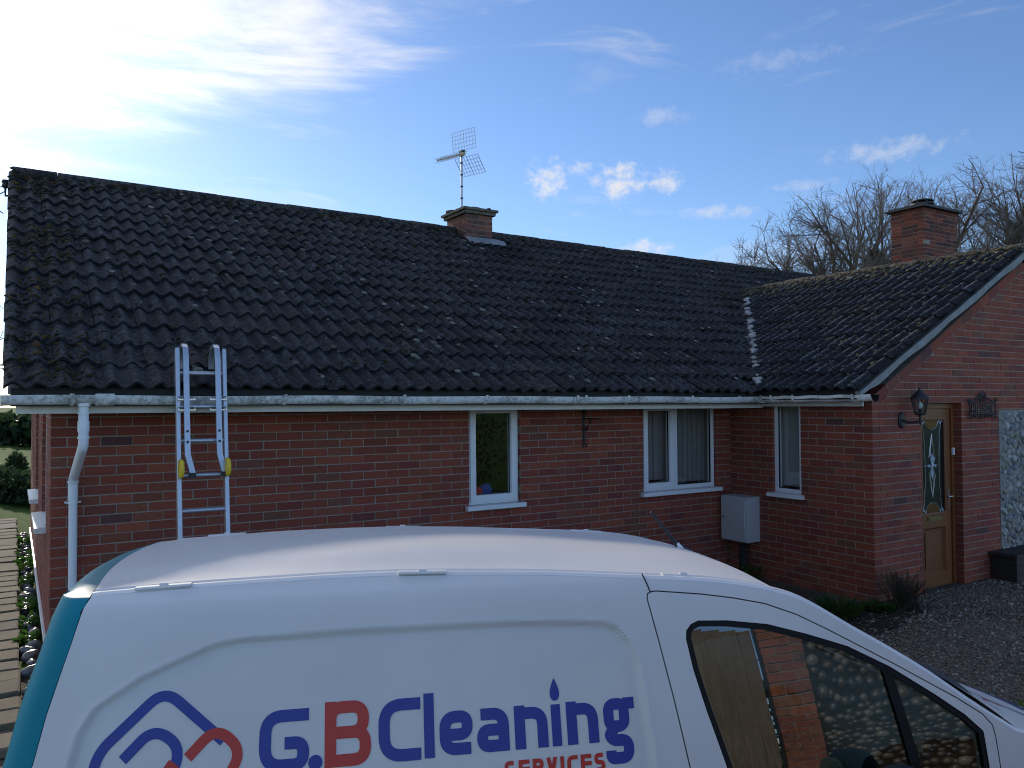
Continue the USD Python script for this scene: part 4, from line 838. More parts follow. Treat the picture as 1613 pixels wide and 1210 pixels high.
V = np.concatenate(L_); MB().add(V, [(r*21+j, r*21+j+1, (r+1)*21+j+1, (r+1)*21+j) for r in range(4) for j in range(20)]).build('front_bumper', BLACKP, van, smooth=True)
# rear: rounded teal corners running up over the back of the roof, plain doors behind
path = []
for z in np.linspace(-1.45, -.05, 28): path.append((-1, z))
tt = np.linspace(-1, 1, 31)
RB = [(0, 0), (.030, .003), (.055, .012), (.078, .030), (.094, .058), (.102, .094), (.104, .14)]
seam_s = PchipInterpolator([z for _, z in SEAM]+[.0], [s for s, _ in SEAM]+[-1.414])
rows_ = []
for z in np.linspace(-1.45, -.012, 30):
    s0 = float(seam_s(z)); w = float(Wd(s0, z)); rows_.append([(s0-.002-b, -(w-i), z) for b, i in RB])
for Tq in np.linspace(-1, 1, 41):
    s0 = -1.414; hw = float(Wd(s0, float(_zr(s0)))); z0 = float(_zr(s0))+.052*(1-abs(Tq)**2.2)*(.55+.45*float(sstep(-1.5, -.9, s0))); sb_ = float(roof_s(s0, 1-Tq*Tq)); ed = float(sstep(0, .28, 1-abs(Tq)))
    rows_.append([(sb_-.004-b*(1+.22*ed), math.copysign(1, Tq)*(abs(Tq)*hw-i*(1-ed)), z0-i*ed*.8) for b, i in RB])
for z in np.linspace(-.012, -1.45, 30):
    s0 = float(seam_s(z)); w = float(Wd(s0, z)); rows_.append([(s0-.002-b, (w-i), z) for b, i in RB])
R_ = np.array(rows_); nR, nB = R_.shape[:2]; V = vw(R_[..., 0], R_[..., 1], R_[..., 2]).reshape(-1, 3)
F = np.array([(i*nB+j, i*nB+j+1, (i+1)*nB+j+1, (i+1)*nB+j) for i in range(nR-1) for j in range(nB-1)]); MB().add(V, F).build('rear_corner', TEALV, van, smooth=True)
e = R_[:, -1]; c_ = e.mean(0); V = np.vstack([vw(e[:, 0], e[:, 1], e[:, 2]), vw(c_[0]-.0, 0., c_[2])]); MB().add(V, [(i+1, i, nR) for i in range(nR-1)]+[(0, nR-1, nR)]).build('rear_doors', WHITEV, van)
m_ = MB()                                                        # dark joint under the teal edge
for z in np.linspace(-1.4, -.02, 24): pass
jl = [vw(float(seam_s(z))-.001, -(float(Wd(float(seam_s(z)), z))-.008), z) for z in np.linspace(-1.44, -.01, 40)]; m_.tube(np.array(jl), .006, 6); m_.build('panel_joint', SEAL, van, smooth=True)
m_ = MB(); q_ = [(z, float(np.interp(z, [-.069, .0], [.372, .352]))) for z in np.linspace(-.069, -.012, 8)]; m_.tube(np.array([vw(s_, -(float(Wd(s_, z))+.0005), z) for z, s_ in q_]), .0022, 5); m_.build('panel_joint', SEAL, van, smooth=True)
# small fixing-point covers on the rails
for side in (-1, 1):
    for a, b in ((-1.292, -1.127), (-.478, -.322), (.44, .60)):
        m_ = MB(); c0, c1_ = [vw(s_, side*(.64-.020), float(_zr(s_))+.010) for s_ in (a, b)]; m_.beam(c0, c1_, .030, .010, ch=.004)
        mid = vw((a+b)/2, side*(.64-.020), float(_zr((a+b)/2))+.016); m_.beam(mid-VF*.012, mid+VF*.012, .012, .010, ch=.004); m_.build('roof_fixing', WHITEV, van, smooth=35)
# lower body, wheels
m_ = MB(); V = [vw(s_, t_, z_) for z_ in (-1.46, -1.30) for s_, t_ in ((-1.75, -.84), (2.4, -.78), (2.4, .78), (-1.75, .84))]; m_.add(V, [(0, 1, 5, 4), (1, 2, 6, 5), (2, 3, 7, 6), (3, 0, 4, 7), (3, 2, 1, 0), (4, 5, 6, 7)]); m_.build('floor_pan', BLACKP, van)
for s_, z_ in AX:
    for side in (-1, 1):
        prof = np.array([(.19, -.09), (.29, -.095), (.31, -.07), (.31, .07), (.29, .095), (.19, .09)]); ang = np.linspace(0, 2*np.pi, 37); V = []
        for a in ang: V += [vw(s_+r*math.cos(a), side*.78+o, z_+r*math.sin(a)) for r, o in prof]
        w_ = MB().add(V, [(i*6+j, i*6+(j+1) % 6, (i+1)*6+(j+1) % 6, (i+1)*6+j) for i in range(36) for j in range(6)]).build('wheel', TYRE, van, smooth=40)
        V = [vw(s_, side*(.84), z_)]+[vw(s_+.195*math.cos(a), side*(.80+.03*(i % 2)), z_+.195*math.sin(a)) for i, a in enumerate(np.linspace(0, 2*np.pi, 20, endpoint=False))]
        MB().add(V, [(0, 1+i, 1+(i+1) % 20) for i in range(20)]).build('wheel_trim', CHROME, w_)
# inside the cab
def vbox(a, b): m0 = trimesh.creation.box(bounds=[np.minimum(a, b), np.maximum(a, b)]); return vw(m0.vertices[:, 0], m0.vertices[:, 1], m0.vertices[:, 2]), m0.faces
m_ = MB(); m_.add(*vbox((.33, -.66, -1.3), (.36, .66, -.12))); m_.build('bulkhead', TRIM, van)
m_ = MB(); n = 21; tt = np.linspace(-.74, .74, n); prof = [(1.18, -1.1), (1.10, -.80), (1.16, -.68), (1.26, -.645), (1.45, -.635), (1.72, -.66)]
V = np.concatenate([vw(s_+.02*np.cos(tt*5), tt, z_+.035*np.exp(-((tt+.36)/.2)**2)*(z_ > -.7)) for s_, z_ in prof]); m_.add(V, [(r*n+j, r*n+j+1, (r+1)*n+j+1, (r+1)*n+j) for r in range(5) for j in range(n-1)]); m_.build('dashboard', TRIM, van, smooth=True)
m_ = MB(); a = np.linspace(0, 2*np.pi, 33); cx_ = np.array([.98, -.37, -.72]); e1 = np.array([0, 1, 0]); e2 = np.array([.5, 0, .866]); P_ = np.array([cx_+.185*(math.cos(q)*e1+math.sin(q)*e2) for q in a]); m_.tube(vw(P_[:, 0], P_[:, 1], P_[:, 2]), .015, 8, cap=False)
m_.add(*vbox((.985, -.43, -.77), (1.02, -.31, -.69))); P_ = np.array([cx_+.18*e1, cx_-.18*e1]); m_.tube(vw(P_[:, 0], P_[:, 1], P_[:, 2]), .014, 6); m_.tube(vw([.99, 1.2], [-.37, -.37], [-.73, -.80]), .03, 8); m_.build('steering_wheel', BLACKP, van, smooth=40)
for t_ in (-.37, .37):
    m_ = MB(); m0 = trimesh.creation.icosphere(3, 1.); v = np.sign(m0.vertices)*np.abs(m0.vertices)**.6
    bx = .50-.10*v[:, 2]+v[:, 0]*.07; m_.add(vw(bx, t_+v[:, 1]*.24*(1-.12*v[:, 2]), -.80+v[:, 2]*.33), m0.faces); m_.add(vw(.75+v[:, 0]*.27, t_+v[:, 1]*.25, -1.1+v[:, 2]*.08), m0.faces)
    st_ = m_.build('seat', SEATF, van, smooth=True); m_ = MB(); m_.add(vw(.42+v[:, 0]*.045, t_+v[:, 1]*.13, -.37+v[:, 2]*.09), m0.faces); m_.build('headrest', SEATF, st_, smooth=True)
# aerial on the front of the roof
zb = float(_zr(.86))+.010; m_ = MB(); m_.tube([vw(.93, .2, zb-.045), vw(.88, .2, zb+.002), vw(.83, .2, zb+.036)], [.024, .02, .010], 10); ae = m_.build('aerial', BLACKP, van, smooth=True)
m_ = MB(); m_.tube([vw(.835, .2, zb+.034), vw(.77, .2, zb+.115), vw(.71, .2, zb+.19)], [.0095, .008, .0065], 8); m_.build('aerial_whip', BLACKP, ae, smooth=True)
m_ = MB(); m_.tube([vw(.852, .185, zb+.014), vw(.832, .185, zb+.044)], [.013, .007], 8); m_.build('aerial_collar', HEADL, ae, smooth=True)

# lettering in vinyl: strokes drawn on the panel, (s, z)
ST = .0345
def stroke(pts, w=ST, cap=2, join=1, r=0.): return LineString(pts).buffer(w/2, cap_style=cap, join_style=join, resolution=8)
def rrect(x0, y0, x1, y1, r=.03, w=ST):                          # a rounded rectangular ring on its centre line
    return sbox(x0, y0, x1, y1).buffer(-r).buffer(r, resolution=8).exterior.buffer(w/2, resolution=6)
def rpath(pts, r):                                                # polyline with rounded corners
    P = [np.array(p, float) for p in pts]; out = [P[0]]
    for a, b, c in zip(P, P[1:], P[2:]):
        d1_, d2_ = (a-b)/np.linalg.norm(a-b), (c-b)/np.linalg.norm(c-b); rr = min(r, np.linalg.norm(a-b)*.49, np.linalg.norm(c-b)*.49)
        p, q = b+d1_*rr, b+d2_*rr
        for t in np.linspace(0, 1, 9): out.append((1-t)**2*p+2*t*(1-t)*b+t*t*q)
    return out+[P[-1]]
def S(pts, r=.045, w=ST): return stroke(rpath(pts, r), w)
h = ST/2; BL = -.518; XH = -.392; CAP = -.338
blue, red = [], []
def x_(a): return a
# G . B C
x0, x1 = -.903+h, -.757-h; yb = -.522+h; yt = -.352-h
blue.append(S([(x1+h*.9, yt), (x0, yt), (x0, yb), (x1, yb), (x1, -.445), (x1-.055, -.445)], .05))
blue.append(Point(-.738+.0, -.522+.018).buffer(.021, 8))
x0, x1 = -.711+h, -.572-h; yt = -.340-h; yb = -.522+h; ym = -.428
red.append(unary_union([S([(x0, yb), (x0, yt), (x1-.006, yt), (x1-.006, ym), (x0, ym)], .035), S([(x0, ym), (x1, ym), (x1, yb), (x0, yb)], .035), sbox(x0-h, yb-h, x0+h, yt+h)]))
x0, x1 = -.549+h, -.419; yt = -.345-h; yb = -.522+h; blue.append(S([(x1, yt), (x0, yt), (x0, yb), (x1, yb)], .055))
# l e a n i n g
blue.append(sbox(-.409, -.520, -.377, -.336))
x0, x1 = -.361+h, -.256-h; yt = XH-h; yb = BL+h; ym = -.460
blue.append(S([(x1+h*.6, yb), (x0, yb), (x0, yt), (x1, yt), (x1, ym), (x0, ym)], .035))
x0, x1 = -.243+h, -.140-h; blue.append(unary_union([S([(x0-.004, yt), (x1, yt), (x1, BL)], .035), S([(x1, yb), (x0, yb), (x0, -.455), (x1, -.455)], .03)]))
def nn(a, b): return unary_union([sbox(a, BL, a+ST, XH), S([(a+h, yt-.006), (b-h, yt-.006), (b-h, BL)], .035)])
blue.append(nn(-.122, -.014)); blue.append(sbox(-.001, BL, .030, XH-.004)); blue.append(nn(.049, .154))
x0, x1 = .173+h, .268-h
blue.append(unary_union([rrect(x0, -.475, x1-.008, yt, .02), sbox(x1-.01, yt-h, x1+h+.012, yt+h), S([(x0+.02, -.478), (x0-.004, -.500), (x0+.012, -.516), (x1, -.516), (x1, -.568), (x0, -.568), (x0, -.545)], .03)]))
dr_ = [(.0145+.018*math.sin(t)*math.sin(t/2)**1.1*1.15, -.352+.034*math.cos(t)) for t in np.linspace(0, 2*math.pi, 40)]; blue.append(Polygon(dr_).buffer(0))
# SERVICES, small capitals in red
w2 = .0125; H0, H1 = -.602, -.548
def sc(kind, a, b):
    q = w2/2; yt_, yb_ = H1-q, H0+q; ym_ = (H0+H1)/2; l, r = a+q, b-q
    if kind == 'S': return S([(r, yt_), (l, yt_), (l, ym_), (r, ym_), (r, yb_), (l, yb_)], .012, w2)
    if kind == 'E': return unary_union([sbox(a, H0, a+w2, H1)]+[sbox(a, y-q, b, y+q) for y in (yt_, ym_, yb_)])
    if kind == 'R': return unary_union([sbox(a, H0, a+w2, H1), S([(l, yt_), (r, yt_), (r, ym_), (l, ym_)], .012, w2), stroke([((l+r)/2, ym_), (r, H0)], w2)])
    if kind == 'V': return stroke([(l, H1), ((l+r)/2, H0+q), (r, H1)], w2, join=2)
    if kind == 'I': return sbox(a, H0, a+w2, H1)
    if kind == 'C': return S([(r+q, yt_), (l, yt_), (l, yb_), (r+q, yb_)], .015, w2)
x = -.160
for ch in 'SERVICES':
    wd = w2 if ch == 'I' else .0355; red.append(sc(ch, x, x+wd)); x += wd+.0095
# emblem: a roof outline with a blue and a red arch beneath
ew = .030
emb_b = [stroke(rpath([(-1.345, -.62), (-1.368, -.53), (-1.358, -.435), (-1.18, -.272), (-1.005, -.425)], .055), ew), stroke(rpath([(-1.285, -.455), (-1.205, -.375), (-1.125, -.43), (-1.15, -.52), (-1.25, -.60)], .05), ew)]
emb_r = [stroke(rpath([(-1.105, -.462), (-1.028, -.385), (-.95, -.455), (-1.0, -.54), (-1.10, -.62)], .05), ew), stroke(rpath([(-1.165, -.475), (-1.13, -.50), (-1.2, -.60)], .03), ew)]
emb_b = unary_union(emb_b).difference(unary_union(emb_r).buffer(.0)); emb_r = unary_union(emb_r)
def vinyl(P, name, mat, parent): return skin(P, .03, .0016, 0, -1, name=name, mat=mat, parent=parent, smooth=True)
for P in blue: vinyl(P, 'lettering', BLUEV, van)
for P in red: vinyl(P, 'lettering', REDV, van)
for g in getattr(emb_b, 'geoms', [emb_b]): vinyl(g, 'emblem', BLUEV, van)
for g in getattr(emb_r, 'geoms', [emb_r]): vinyl(g, 'emblem', REDV, van)
# the same emblem small on the bonnet
def on_bonnet(P, mat):
    v, f = grid_clip(P, .05); q = bonnet_pt(v[:, 0], v[:, 1]); MB().add(q+(0, 0, .003), f).build('emblem', mat, bn)
on_bonnet(stroke(rpath([(1.94, -.62), (1.87, -.50), (1.90, -.2), (2.15, -.45), (2.2, -.62), (2.12, -.66)], .06), .02), BLUEV); on_bonnet(stroke([(1.98, -.43), (2.02, -.38), (2.06, -.43)], .022), REDV); on_bonnet(stroke([(2.26, -.60), (2.26, .3)], .05), BLUEV)

# ------------------------------------------------------------------ ladder leaning on the gutter
lt, lb = np.array([0, -.775, .215]), np.array([0, -1.30, -2.12])      # y, z along its slope
ldir = (lt-lb)/np.linalg.norm(lt-lb); lnr = np.array([0, -ldir[2], ldir[1]])
def lad(x, k, off=0.): return np.array([x-.045*(1-k)-.012*(1-k)*(x > 1), 0, 0])+lb+(lt-lb)*k+lnr*off
ladder = thing('roof_ladder', 'aluminium roof ladder with hooked top and yellow wheels leaning on gutter', 'ladder', (1.0, -1.30, -2.12))
XL, XR = .760, 1.082; KT = 1.12
for x in (XL, XR):
    m_ = MB(); m_.beam(lad(x, 0), lad(x, KT), .030, .062, up=lnr); m_.build('stile', ALU, ladder, smooth=30)
    m_ = MB(); m_.beam(lad(x, KT), lad(x, KT+.006), .034, .066, up=lnr); m_.beam(lad(x, -.012), lad(x, .03), .036, .070, up=lnr); m_.build('stile_cap', BLACKP, ladder)
for z in (.318, .076, -.167, -.409, -.651, -.893, -1.135, -1.378, -1.62):
    k = (z-lb[2])/(lt[2]-lb[2]); m_ = MB(); m_.tube([lad(XL, k), lad(XR, k)], .0155, 12); m_.build('rung', ALU, ladder, smooth=40)
for sx in (XL+.052, XR-.052):
    sg = -1 if sx < 1 else 1
    kA = (-.40-lb[2])/(lt[2]-lb[2]); kB = (-.27-lb[2])/(lt[2]-lb[2]); kT = KT-.01
    m_ = MB(); pts = [lad(sx+.030*(1 if sg < 0 else 0) + (.030 if sg > 0 else 0), kA, .05), lad(sx, kB, .045), lad(sx, kT-.03, .045)]
    top = lad(sx, kT, .045); pts += [top+np.array([0, .02, .02]), top+np.array([0, .075, .042]), top+np.array([0, .14, .03]), top+np.array([0, .19, -.02]), top+np.array([0, .215, -.075]), top+np.array([0, .225, -.12])]
    pts = np.array(pts); V = []
    t_ = np.gradient(pts, axis=0); t_ /= np.linalg.norm(t_, axis=1, keepdims=True); xx = np.array([1., 0, 0]); nn_ = np.cross(xx, t_)
    for p, n_ in zip(pts, nn_): n_ = n_/np.linalg.norm(n_); V += [p+xx*.019+n_*.012, p-xx*.019+n_*.012, p-xx*.019-n_*.012, p+xx*.019-n_*.012]
    F = [(4*i+j, 4*i+(j+1) % 4, 4*i+4+(j+1) % 4, 4*i+4+j) for i in range(len(pts)-1) for j in range(4)]+[(3, 2, 1, 0), tuple(4*(len(pts)-1)+q for q in range(4))]
    hk = m_.add(V, F).build('roof_hook', ALU, ladder, smooth=40)
    m_ = MB(); p = pts[0]; m_.box(p-(.021, .016, .03), p+(.021, .014, .003)); m_.build('end_plug', BLACKP, hk)
    m_ = MB(); k2 = (.045-lb[2])/(lt[2]-lb[2])
    for kk in (k2, k2+.032):
        c = lad(sx, kk, .045); m_.tube([c+(-.055, 0, 0), c+(-.055, -.0, .018), c+(.055, 0, .018), c+(.055, 0, 0)], .005, 6); m_.box(c-(.06, .006, .007), c+(.06, .006, .002))
    m_.build('u_bolt', CHROME, hk)
    m_ = MB()
    for zz in (-.11, -.185): kk = (zz-lb[2])/(lt[2]-lb[2]); c = lad(sx, kk, .058); m_.tube([c, c+lnr*.006], .009, 8)
    m_.build('bolt', IRON, hk)
    wc = lad(sx+sg*.048, (-.37-lb[2])/(lt[2]-lb[2]), .07); m_ = MB(); ang = np.linspace(0, 2*np.pi, 29); prof = [(.022, -.015), (.060, -.013), (.066, -.006), (.066, .006), (.060, .013), (.022, .015)]; V = []
    for a in ang: V += [wc+np.array([o, r*math.cos(a), r*math.sin(a)]) for r, o in prof]
    whl = m_.add(V, [(i*6+j, i*6+(j+1) % 6, (i+1)*6+(j+1) % 6, (i+1)*6+j) for i in range(28) for j in range(6)]).build('wheel', YELLOW, ladder, smooth=40)
    m_ = MB(); m_.tube([wc-(.017, 0, 0), wc+(.017, 0, 0)], .024, 12); m_.build('hub', YELLOW, whl, smooth=40)

# ------------------------------------------------------------------ things fixed to the house
mt = thing('meter_box', 'grey-white meter cabinet on the wall at the inner corner', 'meter box', (XP, -.25, -1.55))
m_ = MB(); m_.box((6.962, -.44, -1.55), (XP-.001, -.06, -1.025)); m_.build('cabinet', METERB, mt)
m_ = MB(); m_.beam((6.953, -.065, -1.287), (6.953, -.418, -1.287), .016, .505, up=(0, 0, 1), ch=.004); dd_ = m_.build('cabinet_door', METERB, mt, smooth=30)
for z in (-1.10, -1.47): MB().tube([(6.955, -.428, z-.03), (6.955, -.428, z+.03)], .009, 8).build('hinge', METERB, mt, smooth=40)
MB().tube([(6.946, -.10, -1.28), (6.940, -.10, -1.28)], .011, 8).build('lock', IRON, dd_)
m_ = MB(); m_.box((7.045, -.30, -2.1), (7.105, -.24, -1.552)); m_.build('cable_duct', BLACKP, mt)
br = thing('hanging_basket_bracket', 'black wrought-iron hanging-basket bracket fixed to the long front wall', 'bracket', (4.96, 0, -.4))
m_ = MB(); m_.box((4.948, -.014, -.33), (4.972, .004, .035)); m_.build('back_plate', IRON, br)
m_ = MB(); m_.tube([(4.96, -.012, -.33), (4.945, -.02, -.36), (4.93, -.02, -.385), (4.99, -.02, -.385), (4.975, -.02, -.36), (4.96, -.012, -.33)], .006, 6); m_.build('foot_scroll', IRON, br)
m_ = MB(); m_.tube([(4.96, -.012, -.085), (4.96, -.22, -.085), (4.96, -.285, -.087), (4.96, -.295, -.11), (4.96, -.28, -.125)], .0065, 8); m_.build('arm', IRON, br, smooth=40)
def spiral(c, r0, r1, a0, a1, n=22): t = np.linspace(0, 1, n); r = r0+(r1-r0)*t; a = np.radians(a0+(a1-a0)*t); return np.c_[np.full(n, 4.96), c[0]+r*np.cos(a), c[1]+r*np.sin(a)]
m_ = MB(); m_.tube(spiral((-.115, -.115), .028, .008, 90, 480), .005, 6); m_.tube(spiral((-.05, -.19), .032, .01, -20, -380), .005, 6); m_.tube([(4.96, -.018, -.19), (4.96, -.06, -.205), (4.96, -.085, -.17), (4.96, -.10, -.13), (4.96, -.115, -.087)], .005, 6); m_.tube(spiral((-.03, -.02), .024, .008, 180, 520), .005, 6); m_.build('scroll', IRON, br, smooth=40)
ln = thing('wall_lantern', 'black coach lantern on scrolled arm left of the oak door', 'lantern', (7.70, YP, -.06))
LX, LYc = 7.735, YP-.17
m_ = MB(); th_ = np.linspace(0, 2*np.pi, 20, endpoint=False); V = [(7.665+.052*math.cos(a), YP-.012, -.12+.085*math.sin(a)) for a in th_]; V2 = [(7.665+.04*math.cos(a), YP-.024, -.12+.07*math.sin(a)) for a in th_]; V0 = [(a[0], YP+.002, a[2]) for a in V]
m_.add(V0+V+V2, [(j, (j+1) % 20, 20+(j+1) % 20, 20+j) for j in range(20)]+[(20+j, 20+(j+1) % 20, 40+(j+1) % 20, 40+j) for j in range(20)]); m_.add(V2, [(0, j, j+1) for j in range(1, 19)]); m_.build('wall_plate', IRON, ln)
m_ = MB(); m_.tube([(7.665, YP-.02, -.12), (7.68, YP-.08, -.145), (7.71, YP-.14, -.14), (LX, LYc, -.125), (LX, LYc, -.07)], .013, 8); m_.tube([(LX, LYc, -.17), (LX, LYc, -.125)], [.006, .016], 8); m_.build('arm', IRON, ln, smooth=40)
def hexr(r, z, n=6): return [(LX+r*math.cos(a), LYc+r*math.sin(a), z) for a in np.arange(n)*2*np.pi/n+.3]
B_, T2 = hexr(.052, -.055), hexr(.082, .105); m_ = MB()
for a, b in zip(B_, T2): m_.tube([a, b], .0065, 6)
for R_ in (B_, T2):
    for a, b in zip(R_, R_[1:]+R_[:1]): m_.tube([a, b], .007, 6)
m_.build('cage', IRON, ln)
m_ = MB(); Bi, Ti = hexr(.049, -.053), hexr(.079, .103); m_.add(Bi+Ti, [(j, (j+1) % 6, 6+(j+1) % 6, 6+j) for j in range(6)]); m_.build('lantern_pane', LAMPGLASS, ln)
m_ = MB(); rr = [(.098, .100), (.098, .112), (.07, .140), (.04, .168), (.028, .180), (.014, .186), (.014, .200), (.004, .215)]; V = []
for r, z in rr: V += hexr(r, z, 12)
m_.add(V, [(i*12+j, i*12+(j+1) % 12, (i+1)*12+(j+1) % 12, (i+1)*12+j) for i in range(len(rr)-1) for j in range(12)]); m_.add(hexr(.098, .101, 12), [(0, j+1, j) for j in range(1, 11)]); m_.build('lantern_roof', IRON, ln, smooth=30)
m_ = MB(); m_.tube([(LX, LYc, -.07), (LX, LYc, -.052)], [.03, .056], 12); m_.tube([(LX, LYc, -.05), (LX, LYc, 0)], .018, 8); m_.build('lamp_holder', IRON, ln)
m_ = MB(); m_.tube([(LX, LYc, 0), (LX, LYc, .02), (LX, LYc, .05), (LX, LYc, .075)], [.012, .026, .026, .008], 12); m_.build('bulb', HEADL, ln, smooth=True)
sg_ = thing('house_sign', 'black wrought-iron sign reading HILLSIDE right of the oak door', 'sign', (9.2, YP, -.05))
SX0, SX1, SZ0, SZ1 = 8.93, 9.47, -.075, .055
m_ = MB()
for a, b in (((SX0, SZ0), (SX1, SZ0)), ((SX0, SZ1), (SX1, SZ1)), ((SX0, SZ0-.05), (SX0, SZ1+.02)), ((SX1, SZ0-.05), (SX1, SZ1+.02))): m_.tube([(a[0], YP-.03, a[1]), (b[0], YP-.03, b[1])], .008, 6)
m_.tube([(SX0+.02, YP-.03, SZ1), (9.12, YP-.03, .115), (9.2, YP-.03, .15), (9.28, YP-.03, .115), (SX1-.02, YP-.03, SZ1)], .008, 6); m_.box((8.98, YP-.03, SZ0+.02), (8.995, YP+.005, SZ0+.035)); m_.box((9.40, YP-.03, SZ0+.02), (9.415, YP+.005, SZ0+.035)); m_.build('frame', IRON, sg_)
m_ = MB()
def scr(cx, cz, r0, a0, a1, r1=.006): t = np.linspace(0, 1, 18); r = r0+(r1-r0)*t; a = np.radians(a0+(a1-a0)*t); m_.tube(np.c_[cx+r*np.cos(a), np.full(18, YP-.03), cz+r*np.sin(a)], .0065, 6)
for s_ in (-1, 1):
    scr(9.2+s_*.28, SZ1+.022, .032, 0 if s_ > 0 else 180, (400 if s_ > 0 else -220)); scr(9.2+s_*.036, .135, .036, 90, 90-s_*420); scr(9.2+s_*.04, SZ1+.03, .03, -90, -90+s_*420)
    scr(9.2+s_*.05, SZ0-.025, .032, 90, 90+s_*400); scr(9.2+s_*.13, SZ0-.02, .028, 90, 90-s_*400); scr(9.2+s_*.20, SZ0-.02, .028, 90, 90+s_*400); scr(9.2+s_*.262, SZ0-.045, .018, 90, 90-s_*300)
m_.tube([(9.2, YP-.03, .145), (9.2, YP-.03, .20)], [.012, .003], 6); m_.build('scroll', IRON, sg_, smooth=40)
tm_ = meshkit.text_mesh('HILLSIDE', .088, .008, bold=True); v = tm_.vertices.copy(); v[:, 0] = (v[:, 0]-v[:, 0].min())/(v[:, 0].max()-v[:, 0].min())*.46+8.97; V = np.c_[v[:, 0], YP-.026-v[:, 2], v[:, 1]-.052]; MB().add(V, tm_.faces).build('lettering', IRON, sg_)
bx = thing('timber_planter', 'low dark timber bench box against the flint at right', 'planter', (9.9, YP-.2, -2.05))
for i in range(4): m_ = MB(); m_.box((9.33, YP-.30, -2.06+i*.092), (10.9, YP-.26, -2.06+i*.092+.088)); m_.build('plank', DARKWOOD, bx)
for i in range(4): m_ = MB(); m_.box((9.33, YP-.255, -2.06+i*.092), (9.37, YP-.02, -2.06+i*.092+.088)); m_.build('plank', DARKWOOD, bx)
for i in range(3): m_ = MB(); m_.box((9.30, YP-.32+i*.105, -1.690), (10.93, YP-.32+i*.105+.10, -1.655)); m_.build('plank', DARKWOOD, bx)
# television aerial on the main chimney
AXX, AYY = 5.55, 3.82
ta = thing('tv_aerial', 'television aerial with mesh reflector on mast above main chimney', 'aerial', (AXX, AYY, 2.99))
MB().tube([(AXX, AYY, 2.99), (AXX, AYY, 3.93)], .017, 10).build('mast', ALU, ta, smooth=40)
for z in (3.20, 3.38, 3.56, 3.74): MB().tube([(AXX, AYY, z), (AXX, AYY, z+.02)], .022, 10).build('cable_tie', BLACKP, ta)
bd_ = np.array([-.93, -.34, -.10]); bd_ /= np.linalg.norm(bd_); b0 = np.array([AXX, AYY-.03, 3.90])-bd_*.06; b1 = b0+bd_*.62+np.array([0, 0, -.19])
bdir = (b1-b0)/np.linalg.norm(b1-b0); bs = np.cross(bdir, [0, 0, 1.]); bs /= np.linalg.norm(bs); bu = np.cross(bs, bdir)
m_ = MB(); m_.beam(b0, b1, .018, .018, up=bu); m_.build('boom', simple('yellowed_plastic', (.50, .38, .16), .6), ta)
m_ = MB()
for k in range(12): 
    c = b0+(b1-b0)*(.24+.07*k*.92)
    for o in (1, -1): m_.tube([c+bs*.075*o+bu*.035, c+bs*.008*o, ], .0035, 5); m_.tube([c+bs*.075*o-bu*.035, c+bs*.008*o], .0035, 5)
m_.build('director', ALU, ta, kind='stuff')
m_ = MB(); c = b0+(b1-b0)*.12; m_.beam(c-bs*.05, c+bs*.05, .05, .05, up=bu); m_.beam(c-bs*.11+bu*.02, c+bs*.11+bu*.02, .012, .012, up=bu); m_.build('dipole_box', simple('cream_plastic', (.50, .42, .24), .6), ta)
m_ = MB(); m_.box((AXX-.03, AYY-.06, 3.86), (AXX+.03, AYY+.03, 3.94)); m_.build('mast_clamp', IRON, ta)
for sg in (1, -1):
    m_ = MB(); up_ = bu*sg*.86-bdir*.25*1.0; up_ /= np.linalg.norm(up_); o_ = b0+bu*sg*.03
    for i in range(9): m_.tube([o_+bs*(-.23+.46*i/8)+up_*.02, o_+bs*(-.23+.46*i/8)+up_*.32], .0032 if i % 4 else .005, 5)
    for j in range(6): m_.tube([o_+bs*-.23+up_*(.02+.06*j), o_+bs*.23+up_*(.02+.06*j)], .0032, 5)
    m_.build('reflector', ALU, ta)
# insulator bracket and wire at the left gable
ib = thing('cable_bracket', 'small cable bracket with wire at the left roof peak', 'bracket', (-.3, 3.85, 2.5))
m_ = MB(); m_.tube([(-.16, 3.9, 2.50), (-.335, 3.9, 2.50), (-.335, 3.9, 2.60)], .014, 8); m_.build('arm', IRON, ib); m_ = MB(); m_.tube([(-.335, 3.9, 2.585), (-.335, 3.9, 2.60), (-.335, 3.9, 2.64), (-.335, 3.9, 2.655), (-.335, 3.9, 2.68)], [.02, .038, .03, .04, .03], 12); m_.build('insulator', BLACKP, ib, smooth=40)
m_ = MB(); t = np.linspace(0, 1, 14); m_.tube(np.c_[-.335-.12*np.sin(t*3.0), 3.9+0*t, 2.55-.26*t], .006, 6); m_.tube(np.c_[-.34-t*5, 3.9+t*.5, 2.60-.35*t*(1-t)*2], .006, 6); m_.build('wire', BLACKP, ib)
